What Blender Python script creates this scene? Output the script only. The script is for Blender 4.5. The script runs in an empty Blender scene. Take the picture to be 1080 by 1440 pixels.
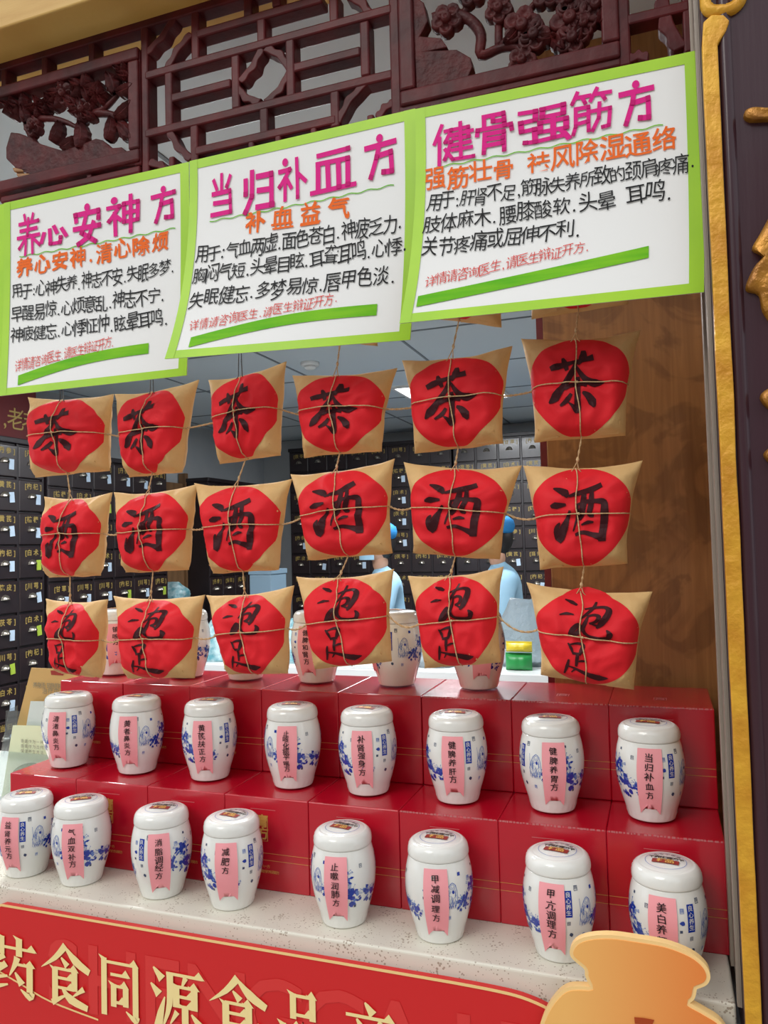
import bpy, math, random
from math import sin, cos, pi, radians
from mathutils import Vector, Matrix, noise
random.seed(7)
SC = bpy.context.scene
COL = SC.collection
# ------------------------------------------------------------------ camera, sky, light, exposure
FPX = 1085.0; CAMZ = 1.5
_yaw, _pit, _rol = radians(19.69), radians(2.54), radians(-1.44)
FW = Vector((-sin(_yaw)*cos(_pit), cos(_yaw)*cos(_pit), sin(_pit)))
_r = Vector((cos(_yaw), sin(_yaw), 0)); _u = _r.cross(FW)
RT = _r*cos(_rol)+_u*sin(_rol); UP = -_r*sin(_rol)+_u*cos(_rol)
CAM = Vector((0, 0, CAMZ))
cd = bpy.data.cameras.new('camera'); cd.sensor_fit = 'HORIZONTAL'; cd.sensor_width = 36.0
cd.lens = FPX/1080*36; cd.clip_start = 0.02; cd.clip_end = 300
cam = bpy.data.objects.new('camera', cd); COL.objects.link(cam)
cam.matrix_world = Matrix(((RT.x, UP.x, -FW.x, 0), (RT.y, UP.y, -FW.y, 0), (RT.z, UP.z, -FW.z, CAMZ), (0, 0, 0, 1)))
SC.camera = cam
SC.view_settings.view_transform = 'Standard'; SC.view_settings.look = 'None'
SC.view_settings.gamma = 1.0; SC.view_settings.use_curve_mapping = False
SC.view_settings.exposure = 0.40
w = bpy.data.worlds.new('sky'); SC.world = w; w.use_nodes = True
nt = w.node_tree; bg = nt.nodes['Background']
tc = nt.nodes.new('ShaderNodeTexCoord'); sp = nt.nodes.new('ShaderNodeSeparateXYZ'); rp = nt.nodes.new('ShaderNodeValToRGB')
nt.links.new(tc.outputs['Generated'], sp.inputs[0]); nt.links.new(sp.outputs['Z'], rp.inputs[0])
rp.color_ramp.elements[0].position = 0.0; rp.color_ramp.elements[0].color = (0.80, 0.86, 0.95, 1)
rp.color_ramp.elements[1].position = 0.6; rp.color_ramp.elements[1].color = (0.93, 0.96, 1.0, 1)
nt.links.new(rp.outputs[0], bg.inputs['Color']); bg.inputs['Strength'].default_value = 0.95
sd = bpy.data.lights.new('sun', 'SUN'); sd.energy = 0.7; sd.angle = radians(25); sd.color = (1, .96, .90)
so = bpy.data.objects.new('sun', sd); COL.objects.link(so)
so.rotation_euler = Vector((0.35, 0.80, -0.62)).to_track_quat('-Z', 'Y').to_euler()

def P(px, py, Y):                                   # photograph pixel -> point on the plane at depth Y
    d = FW + RT*((px-540)/FPX) - UP*((py-720)/FPX)
    return CAM + d*(Y/d.y)
def lin(c):
    return tuple((v/12.92 if v <= .04045 else ((v+.055)/1.055)**2.4) for v in (x/255 for x in c))+(1,)
# ------------------------------------------------------------------ materials
def mat(name, c, rough=.6, metal=0, noise_scale=None, c2=None, bump=0, bump_scale=60, coat=0, emit=0, stretch=None, mixlo=.35, mixhi=.65, trans=0, sss=0):
    m = bpy.data.materials.new(name); m.use_nodes = True; n = m.node_tree; b = n.nodes['Principled BSDF']
    b.inputs['Base Color'].default_value = lin(c); b.inputs['Roughness'].default_value = rough; b.inputs['Metallic'].default_value = metal
    if coat: b.inputs['Coat Weight'].default_value = coat; b.inputs['Coat Roughness'].default_value = .12
    if trans: b.inputs['Transmission Weight'].default_value = trans; b.inputs['IOR'].default_value = 1.15
    if emit: b.inputs['Emission Color'].default_value = lin(c); b.inputs['Emission Strength'].default_value = emit
    if noise_scale or bump:
        t = n.nodes.new('ShaderNodeTexCoord'); mp = n.nodes.new('ShaderNodeMapping'); n.links.new(t.outputs['Object'], mp.inputs[0])
        if stretch: mp.inputs['Scale'].default_value = stretch
    if noise_scale and c2:
        x = n.nodes.new('ShaderNodeTexNoise'); x.inputs['Scale'].default_value = noise_scale; x.inputs['Detail'].default_value = 5
        n.links.new(mp.outputs[0], x.inputs['Vector'])
        r = n.nodes.new('ShaderNodeValToRGB'); r.color_ramp.elements[0].position = mixlo; r.color_ramp.elements[1].position = mixhi
        r.color_ramp.elements[0].color = lin(c); r.color_ramp.elements[1].color = lin(c2)
        n.links.new(x.outputs['Fac'], r.inputs[0]); n.links.new(r.outputs[0], b.inputs['Base Color'])
    if bump:
        x2 = n.nodes.new('ShaderNodeTexNoise'); x2.inputs['Scale'].default_value = bump_scale; x2.inputs['Detail'].default_value = 4
        n.links.new(mp.outputs[0], x2.inputs['Vector']); bp = n.nodes.new('ShaderNodeBump'); bp.inputs['Strength'].default_value = bump
        bp.inputs['Distance'].default_value = .01
        n.links.new(x2.outputs['Fac'], bp.inputs['Height']); n.links.new(bp.outputs[0], b.inputs['Normal'])
    return m
M = {}
M['lacquer'] = mat('dark_red_lacquer', (92, 26, 28), .40, coat=0, noise_scale=14, c2=(66, 22, 24), bump=.12, bump_scale=40)
M['carved'] = mat('carved_lacquer', (88, 30, 30), .45, coat=0, noise_scale=25, c2=(60, 23, 24), bump=.3, bump_scale=70)
M['beam'] = mat('pine_beam', (216, 176, 98), .5, noise_scale=3, c2=(196, 148, 70), stretch=(1, 1, 12), bump=.05)
M['plum'] = mat('plum_lacquer', (66, 40, 48), .33, coat=.3, noise_scale=4, c2=(54, 30, 38), bump=.10, bump_scale=90, stretch=(1, 1, .08))
M['gilt'] = mat('gold_paint', (226, 170, 48), .42, noise_scale=18, c2=(200, 136, 30), bump=.35, bump_scale=60, metal=.15)
M['giltdark'] = mat('old_gold_leaf', (190, 132, 42), .35, metal=.35, noise_scale=22, c2=(140, 88, 26), bump=.5, bump_scale=50)
M['redpaint'] = mat('dark_red_paint', (110, 22, 30), .5)
M['alu'] = mat('brown_aluminium', (150, 138, 126), .35, metal=.2)
M['kraft'] = mat('kraft_paper', (226, 188, 132), .72, noise_scale=10, c2=(212, 172, 114), bump=.5, bump_scale=30)
M['redpaper'] = mat('red_paper', (230, 40, 48), .6, noise_scale=6, c2=(220, 34, 44), bump=.22, bump_scale=28)
M['ink'] = mat('dark_ink', (58, 16, 22), .55)
M['twine'] = mat('jute_twine', (220, 190, 146), .9, noise_scale=300, c2=(188, 156, 112))
M['blacktie'] = mat('dark_wire', (50, 44, 42), .5)
M['paper'] = mat('white_card', (240, 240, 238), .55)
M['tape'] = mat('lime_tape', (166, 214, 12), .42, noise_scale=9, c2=(154, 204, 8))
M['marker'] = mat('green_marker', (128, 196, 30), .6, noise_scale=14, c2=(92, 178, 20), stretch=(.6, 1, 6))
M['pink'] = mat('magenta_marker', (224, 30, 136), .6)
M['pink2'] = mat('magenta_marker_overlap', (196, 14, 112), .6)
M['orange'] = mat('orange_marker', (240, 108, 34), .6)
M['black'] = mat('black_marker', (26, 26, 28), .6)
M['rednote'] = mat('red_marker', (216, 62, 52), .6)
M['ceramic'] = mat('white_porcelain', (232, 232, 226), .16, coat=.5)
M['blue'] = mat('cobalt_print', (18, 54, 156), .2, coat=.5)
M['blue2'] = mat('light_cobalt_print', (92, 122, 190), .2, coat=.5)
M['navy'] = mat('slate_print', (60, 74, 104), .2, coat=.5)
M['pinkpaper'] = mat('pink_paper', (245, 164, 170), .65, noise_scale=8, c2=(242, 156, 162))
M['sticker'] = mat('sample_sticker', (150, 44, 34), .45)
M['gold'] = mat('gold_print', (228, 178, 92), .4, metal=.2)
M['goldtxt'] = mat('drawer_gold', (170, 146, 78), .5)
M['boxred'] = mat('glossy_red_board', (192, 12, 38), .26, coat=.5, noise_scale=5, c2=(182, 10, 36), bump=.05, bump_scale=24)
M['boxedge'] = mat('worn_board_edge', (196, 110, 112), .5)
M['banner'] = mat('banner_red', (212, 32, 34), .42)
M['bannerfaint'] = mat('banner_faint', (220, 52, 50), .42)
M['cream'] = mat('cream_print', (250, 226, 158), .45)
M['creamedge'] = mat('banner_edge', (248, 208, 140), .45)
M['gourd'] = mat('gourd_orange', (244, 184, 104), .42)
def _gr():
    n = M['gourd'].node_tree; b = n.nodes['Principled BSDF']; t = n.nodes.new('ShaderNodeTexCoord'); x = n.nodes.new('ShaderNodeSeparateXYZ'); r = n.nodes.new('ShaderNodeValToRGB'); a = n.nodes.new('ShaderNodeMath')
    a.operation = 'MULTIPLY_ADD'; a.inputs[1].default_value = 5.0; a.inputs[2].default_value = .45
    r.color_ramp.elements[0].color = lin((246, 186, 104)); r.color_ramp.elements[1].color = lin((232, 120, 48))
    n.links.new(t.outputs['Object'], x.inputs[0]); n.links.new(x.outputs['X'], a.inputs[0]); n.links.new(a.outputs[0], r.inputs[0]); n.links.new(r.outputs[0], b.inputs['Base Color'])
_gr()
M['brown'] = mat('brown_print', (170, 70, 34), .5)
M['wall'] = mat('interior_wall', (176, 180, 182), .8, noise_scale=3, c2=(168, 172, 176))
M['ceil'] = mat('ceiling_tile', (196, 206, 214), .75)
M['seam'] = mat('ceiling_seam', (120, 128, 136), .8)
M['floor'] = mat('floor_tile', (140, 134, 126), .35, noise_scale=3, c2=(120, 116, 110))
M['street'] = mat('paving', (166, 160, 150), .8, noise_scale=8, c2=(140, 136, 128))
M['cab'] = mat('cabinet_dark', (38, 30, 34), .4, noise_scale=6, c2=(30, 24, 28))
M['drawer'] = mat('drawer_front', (44, 30, 32), .36, coat=.2, noise_scale=5, c2=(34, 24, 28))
M['steel'] = mat('cup_pull_metal', (178, 170, 158), .28, metal=.9)
M['tagw'] = mat('price_tag_white', (196, 216, 236), .6)
M['tagg'] = mat('price_tag_green', (170, 196, 66), .6)
M['header'] = mat('header_red', (92, 8, 14), .5)
M['scrub'] = mat('pale_blue_uniform', (164, 200, 222), .8, noise_scale=6, c2=(150, 190, 214))
M['cap'] = mat('blue_cap', (30, 120, 180), .7)
M['mask'] = mat('surgical_mask', (170, 212, 236), .8)
M['skin'] = mat('skin', (202, 152, 124), .55)
M['hair'] = mat('black_hair', (24, 20, 20), .5)
M['door'] = mat('brown_door', (132, 98, 66), .5, noise_scale=4, c2=(112, 82, 54), stretch=(6, 6, .6))
M['whitetrim'] = mat('white_trim', (216, 220, 222), .5)
M['bag'] = mat('clear_bag', (186, 198, 204), .25, bump=.6, bump_scale=30, trans=.55)
M['bagteal'] = mat('teal_white_bag', (196, 220, 224), .35, noise_scale=26, c2=(96, 160, 172), bump=.5, bump_scale=40)
M['steelgrey'] = mat('blue_grey_box', (112, 134, 150), .5)
M['green'] = mat('green_packet', (40, 140, 70), .4)
M['yellow'] = mat('yellow_packet', (222, 196, 50), .4)
M['leaftan'] = mat('tan_leaflet', (196, 160, 98), .5)
M['leafgreen'] = mat('pale_green_leaflet', (214, 222, 186), .5)
M['leafpale'] = mat('pale_blue_card', (200, 212, 208), .5)
M['greytxt'] = mat('grey_print', (132, 130, 112), .6)
M['fern'] = mat('green_leaf_print', (74, 110, 60), .6)
M['lamp'] = mat('lit_panel', (255, 255, 255), .5, emit=6)
M['white'] = mat('white_plastic', (226, 228, 228), .4)
def acrylic():
    m = bpy.data.materials.new('clear_acrylic'); m.use_nodes = True; n = m.node_tree
    for x in list(n.nodes): n.nodes.remove(x)
    o = n.nodes.new('ShaderNodeOutputMaterial'); a = n.nodes.new('ShaderNodeBsdfTransparent'); g = n.nodes.new('ShaderNodeBsdfGlossy'); mx = n.nodes.new('ShaderNodeMixShader')
    a.inputs[0].default_value = (.86, .9, .92, 1); g.inputs['Roughness'].default_value = .1; mx.inputs[0].default_value = .14
    n.links.new(a.outputs[0], mx.inputs[1]); n.links.new(g.outputs[0], mx.inputs[2]); n.links.new(mx.outputs[0], o.inputs[0]); return m
M['acrylic'] = acrylic()
def wood_panel():
    m = mat('plywood_panel', (150, 108, 62), .5, coat=.1); n = m.node_tree; b = n.nodes['Principled BSDF']
    t = n.nodes.new('ShaderNodeTexCoord'); mp = n.nodes.new('ShaderNodeMapping'); mp.inputs['Scale'].default_value = (26, 4, 1.6)
    x = n.nodes.new('ShaderNodeTexNoise'); x.inputs['Scale'].default_value = 2.2; x.inputs['Detail'].default_value = 7; x.inputs['Distortion'].default_value = 1.4
    r = n.nodes.new('ShaderNodeValToRGB'); r.color_ramp.elements[0].position = .3; r.color_ramp.elements[1].position = .7
    r.color_ramp.elements[0].color = lin((148, 102, 56)); r.color_ramp.elements[1].color = lin((174, 124, 70))
    x2 = n.nodes.new('ShaderNodeTexNoise'); x2.inputs['Scale'].default_value = 7; x2.inputs['Detail'].default_value = 3; x2.inputs['Distortion'].default_value = 2
    r2 = n.nodes.new('ShaderNodeValToRGB'); r2.color_ramp.elements[0].position = .42; r2.color_ramp.elements[1].position = .5
    r2.color_ramp.elements[0].color = (.72, .70, .68, 1); r2.color_ramp.elements[1].color = (1, 1, 1, 1)
    mx = n.nodes.new('ShaderNodeMixRGB'); mx.blend_type = 'MULTIPLY'; mx.inputs[0].default_value = 1
    n.links.new(t.outputs['Object'], mp.inputs[0]); n.links.new(mp.outputs[0], x.inputs['Vector']); n.links.new(t.outputs['Object'], x2.inputs['Vector'])
    n.links.new(x.outputs['Fac'], r.inputs[0]); n.links.new(x2.outputs['Fac'], r2.inputs[0])
    n.links.new(r.outputs[0], mx.inputs[1]); n.links.new(r2.outputs[0], mx.inputs[2]); n.links.new(mx.outputs[0], b.inputs['Base Color'])
    return m
M['ply'] = wood_panel()
for _k in ('ink','black','pink','pink2','orange','rednote','marker','kraft','redpaper','twine','paper','lacquer','carved','plum','pinkpaper','brown','greytxt','scrub','wall','ceil'):
    M[_k].node_tree.nodes['Principled BSDF'].inputs['Specular IOR Level'].default_value = .2
def terrazzo():
    m = mat('speckled_stone', (222, 217, 202), .35); n = m.node_tree; b = n.nodes['Principled BSDF']
    t = n.nodes.new('ShaderNodeTexCoord'); v = n.nodes.new('ShaderNodeTexVoronoi'); v.inputs['Scale'].default_value = 210; v.inputs['Randomness'].default_value = 1
    nz = n.nodes.new('ShaderNodeTexNoise'); nz.inputs['Scale'].default_value = 30
    ma = n.nodes.new('ShaderNodeMath'); ma.operation = 'ADD'
    r = n.nodes.new('ShaderNodeValToRGB'); r.color_ramp.elements[0].position = .66; r.color_ramp.elements[0].color = lin((172, 160, 142))
    r.color_ramp.elements[1].position = .72; r.color_ramp.elements[1].color = lin((223, 218, 203))
    n.links.new(t.outputs['Object'], v.inputs['Vector']); n.links.new(t.outputs['Object'], nz.inputs['Vector'])
    n.links.new(v.outputs['Distance'], ma.inputs[0]); n.links.new(nz.outputs['Fac'], ma.inputs[1]); n.links.new(ma.outputs[0], r.inputs[0])
    n.links.new(r.outputs[0], b.inputs['Base Color']); return m
M['stone'] = terrazzo()
# ------------------------------------------------------------------ mesh helpers
class MB:
    def __init__(s): s.v = []; s.f = []; s.m = []
    def add(s, vs, fs, mi=0):
        o = len(s.v); s.v += [tuple(x) for x in vs]; s.f += [tuple(i+o for i in f) for f in fs]; s.m += [mi]*len(fs)
    def box(s, a, b, mi=0):
        x0, y0, z0 = a; x1, y1, z1 = b
        s.add([(x0,y0,z0),(x1,y0,z0),(x1,y1,z0),(x0,y1,z0),(x0,y0,z1),(x1,y0,z1),(x1,y1,z1),(x0,y1,z1)],
              [(0,3,2,1),(4,5,6,7),(0,1,5,4),(1,2,6,5),(2,3,7,6),(3,0,4,7)], mi)
    def tube(s, pts, r, n=6, mi=0, close=True):
        pts = [Vector(p) for p in pts]; rs = r if isinstance(r, (list, tuple)) else [r]*len(pts); o = []
        for i, p in enumerate(pts):
            t = (pts[min(i+1, len(pts)-1)]-pts[max(i-1, 0)]).normalized()
            a = t.cross(Vector((0, 1, .13))); a = a.normalized() if a.length > 1e-4 else Vector((1, 0, 0)); b = t.cross(a)
            o += [p+(a*cos(2*pi*k/n)+b*sin(2*pi*k/n))*rs[i] for k in range(n)]
        f = [(i*n+k, i*n+(k+1) % n, (i+1)*n+(k+1) % n, (i+1)*n+k) for i in range(len(pts)-1) for k in range(n)]
        if close: f += [tuple(range(n))[::-1], tuple((len(pts)-1)*n+k for k in range(n))]
        s.add(o, f, mi)
    def lathe(s, prof, n=48, c=(0, 0, 0), mod=None, mi=0, caps=True):
        o = []
        for j, (r, z) in enumerate(prof):
            for k in range(n):
                t = 2*pi*k/n; rr = r+(mod(t, z, r) if mod else 0)
                o.append((c[0]+rr*cos(t), c[1]+rr*sin(t), c[2]+z))
        f = [(j*n+k, j*n+(k+1) % n, (j+1)*n+(k+1) % n, (j+1)*n+k) for j in range(len(prof)-1) for k in range(n)]
        if caps: f += [tuple(range(n))[::-1], tuple((len(prof)-1)*n+k for k in range(n))]
        s.add(o, f, mi)
    def grid(s, fn, nu, nv, mi=0, flip=False):
        o = [fn(i/nu, j/nv) for j in range(nv+1) for i in range(nu+1)]; W = nu+1
        f = [(j*W+i, (j+1)*W+i, (j+1)*W+i+1, j*W+i+1) for j in range(nv) for i in range(nu)]
        if flip: f = [x[::-1] for x in f]
        s.add(o, f, mi)
    def prism(s, poly, y0, y1, mi=0, centre=None):       # outline in x,z swept along y
        n = len(poly); o = [(x, y0, z) for x, z in poly]+[(x, y1, z) for x, z in poly]
        s.add(o, [tuple(range(n)), tuple(range(2*n-1, n-1, -1))]+[(i, i+n, (i+1) % n+n, (i+1) % n) for i in range(n)], mi)
    def build(s, name, mats, parent=None, smooth=False, bevel=0, seg=2, fix=True):
        me = bpy.data.meshes.new(name); me.from_pydata(s.v, [], s.f)
        for m in (mats if isinstance(mats, (list, tuple)) else [mats]): me.materials.append(M[m] if isinstance(m, str) else m)
        me.polygons.foreach_set('material_index', s.m)
        if smooth: me.polygons.foreach_set('use_smooth', [True]*len(me.polygons))
        me.update()
        o = bpy.data.objects.new(name, me); COL.objects.link(o)
        if bevel:
            b = o.modifiers.new('bevel', 'BEVEL'); b.width = bevel; b.segments = seg; b.limit_method = 'ANGLE'; b.angle_limit = radians(40)
        if parent: o.parent = parent
        return o
def empty(name, loc=(0, 0, 0), rz=0):
    o = bpy.data.objects.new(name, None); COL.objects.link(o); o.location = loc; o.rotation_euler = (0, 0, rz); o.empty_display_size = .02; return o
def tag(o, label=None, cat=None, group=None, kind=None):
    if label: o['label'] = label
    if cat: o['category'] = cat
    if group: o['group'] = group
    if kind: o['kind'] = kind
    return o
def inst(me, name, parent=None, loc=(0, 0, 0), rot=(0, 0, 0), sc=None):
    o = bpy.data.objects.new(name, me.data if hasattr(me, 'data') else me); COL.objects.link(o)
    o.parent = parent; o.location = loc; o.rotation_euler = rot
    if sc: o.scale = sc
    return o
# ------------------------------------------------------------------ letters
_G = {}
def glyph(ch, bold=0.0):
    k = (ch, bold)
    if k in _G: return _G[k]
    c = bpy.data.curves.new('g', 'FONT'); c.body = ch; c.offset = bold; c.resolution_u = 3
    o = bpy.data.objects.new('g', c); COL.objects.link(o)
    me = bpy.data.meshes.new_from_object(o.evaluated_get(bpy.context.evaluated_depsgraph_get()))
    vs = [(v.co.x, v.co.y) for v in me.vertices]; fs = [tuple(p.vertices) for p in me.polygons]
    bpy.data.objects.remove(o); bpy.data.curves.remove(c); bpy.data.meshes.remove(me)
    if not vs: _G[k] = ([], [], 0, 0); return _G[k]
    x0 = min(v[0] for v in vs); x1 = max(v[0] for v in vs)
    if ord(ch) > 0x3000: cx, cy = (x0+x1)/2, .28          # centre CJK in its em box
    else: cx, cy = (x0+x1)/2, .28
    _G[k] = ([((x-cx)/.75, (y-cy)/.75) for x, y in vs], fs, (x1-x0)/.75, 1); return _G[k]
def put_text(mb, text, fn, step, h, mi=0, bold=0.0, jit=.06, vertical=False, rnd=None, wide=1.0):
    """characters along s (or down t) in print space; fn(s,t) -> 3-D point"""
    rnd = rnd or random; pos = 0.0
    for ch in text:
        if ch == ' ': pos += step*.5; continue
        vs, fs, wd, _ = glyph(ch, bold)
        small = ord(ch) < 0x3000 and ch in '.,:·'
        adv = step*(.45 if small else (1 if ord(ch) > 0x3000 else .75))
        a = rnd.uniform(-jit, jit); sh = rnd.uniform(-jit, jit); k = h*rnd.uniform(1-jit, 1+jit*.6); dx = rnd.uniform(-jit, jit)*h*.3; dy = rnd.uniform(-jit, jit)*h*.8
        c, s_ = cos(a), sin(a); out = []
        for x, y in vs:
            x, y = x*wide+sh*y, y; X, Y = (x*c-y*s_)*k+dx, (x*s_+y*c)*k+dy
            if vertical: out.append(fn(X, -(pos+adv/2)+Y))
            else: out.append(fn(pos+adv/2+X, Y))
        mb.add(out, fs, mi); pos += adv
    return pos
def ribbon(mb, pts, ws, fn, mi=0, sub=4, cap=False):
    """flat stroke through pts with widths ws in print space"""
    if not isinstance(ws, (list, tuple)): ws = [ws]*len(pts)
    Q = []; W = []
    for i in range(len(pts)-1):
        for k in range(sub):
            t = k/sub; Q.append((pts[i][0]*(1-t)+pts[i+1][0]*t, pts[i][1]*(1-t)+pts[i+1][1]*t)); W.append(ws[i]*(1-t)+ws[i+1]*t)
    Q.append(pts[-1]); W.append(ws[-1]); o = []
    for i, q in enumerate(Q):
        a = Q[max(i-1, 0)]; b = Q[min(i+1, len(Q)-1)]; dx, dy = b[0]-a[0], b[1]-a[1]; l = math.hypot(dx, dy) or 1
        nx, ny = -dy/l, dx/l; h = W[i]/2; o += [fn(q[0]+nx*h, q[1]+ny*h), fn(q[0]-nx*h, q[1]-ny*h)]
    mb.add(o, [(2*i, 2*i+1, 2*i+3, 2*i+2) for i in range(len(Q)-1)], mi)
def smoothpts(pts, ws, n=3):
    """Catmull-Rom refinement of a brush stroke"""
    R = []; W = []; m = len(pts)
    for i in range(m-1):
        p0, p1, p2, p3 = pts[max(i-1, 0)], pts[i], pts[i+1], pts[min(i+2, m-1)]
        for k in range(n):
            t = k/n; f = lambda a, b, c, d: .5*((2*b)+(-a+c)*t+(2*a-5*b+4*c-d)*t*t+(-a+3*b-3*c+d)*t**3)
            R.append((f(p0[0], p1[0], p2[0], p3[0]), f(p0[1], p1[1], p2[1], p3[1]))); W.append(ws[i]*(1-t)+ws[i+1]*t)
    return R+[pts[-1]], W+[ws[-1]]
# brush characters, 0..100, y down : (points, widths)
BRUSH = {
'茶': [([(5,30),(18,26),(42,20),(62,14),(77,10)],[7,9,6,7,10]), ([(27,10),(30,20),(34,34)],[3,8,5]), ([(60,-4),(60,8),(52,24)],[5,10,4]),
      ([(50,18),(42,38),(28,58),(12,76),(0,86)],[3,7,9,12,2]), ([(48,24),(56,38),(68,50),(84,56),(100,54)],[2,6,8,11,1]),
      ([(30,64),(42,58),(56,56),(70,57)],[4,6,5,8]), ([(52,44),(53,62),(53,82),(52,99),(44,92),(36,86)],[5,8,9,10,5,1]),
      ([(42,72),(34,82),(20,90)],[4,7,3]), ([(62,70),(72,76),(80,86),(84,95)],[3,9,12,3])],
'酒': [([(8,8),(18,11),(28,16),(32,24)],[2,8,11,3]), ([(0,40),(10,38),(28,36)],[3,9,3]), ([(34,46),(28,60),(22,74),(14,90),(8,76),(14,66)],[3,6,12,14,8,2]),
      ([(34,22),(52,16),(70,10),(86,2)],[3,7,9,8]), ([(48,36),(46,56),(40,80)],[3,4,2]), ([(44,38),(62,32),(80,31),(93,34),(95,50),(95,70),(95,98)],[2,5,6,9,11,11,11]),
      ([(60,16),(58,34),(54,52),(50,62)],[6,9,9,3]), ([(72,14),(72,34),(68,52),(76,56)],[5,8,7,3]), ([(54,70),(66,66),(76,66)],[2,5,2]),
      ([(44,86),(58,82),(76,86),(95,92)],[4,5,6,11])],
'泡': [([(10,4),(22,10),(32,16)],[2,8,4]), ([(0,47),(14,42),(28,42)],[2,6,2]), ([(16,98),(26,82),(38,66),(40,78),(32,92),(16,98)],[3,9,7,5,8,3]), ([(66,0),(62,16),(52,34),(42,50)],[3,5,5,2]),
      ([(46,24),(62,17),(80,14),(90,22),(88,40),(80,60),(72,72)],[3,5,6,9,11,10,3]), ([(52,42),(64,36),(74,40),(70,54),(58,60)],[3,5,7,6,4]),
      ([(54,42),(50,60),(46,78),(54,92),(74,97),(94,96),(99,84),(92,74)],[3,6,6,6,7,8,10,2]), ([(60,60),(74,66)],[2,5])],
'足': [([(14,8),(20,20),(24,34)],[3,6,3]), ([(16,12),(34,6),(46,8),(42,24),(38,36)],[2,5,7,7,3]), ([(22,34),(38,32)],[5,5]), ([(34,36),(32,52),(30,68)],[6,6,4]),
      ([(14,52),(10,70),(4,92)],[3,6,3]), ([(34,54),(44,50),(54,50)],[2,5,2]), ([(10,70),(28,74),(46,80),(66,86),(82,90),(102,88)],[2,5,7,12,14,1]), ([(20,86),(28,76)],[2,4])],
}
def brush(mb, ch, fn, mi=0):
    for pts, ws in BRUSH[ch]:
        p, w_ = smoothpts(pts, ws, 4); o = []
        for i, q in enumerate(p):
            a = p[max(i-1, 0)]; b = p[min(i+1, len(p)-1)]; dx, dy = b[0]-a[0], b[1]-a[1]; l = math.hypot(dx, dy) or 1; h = w_[i]*.64
            o += [fn(q[0]-dy/l*h*k, q[1]+dx/l*h*k) for k in (1, .5, 0, -.5, -1)]
        mb.add(o, [(5*i+k, 5*i+k+1, 5*i+k+6, 5*i+k+5) for i in range(len(p)-1) for k in range(4)], mi)
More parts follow.
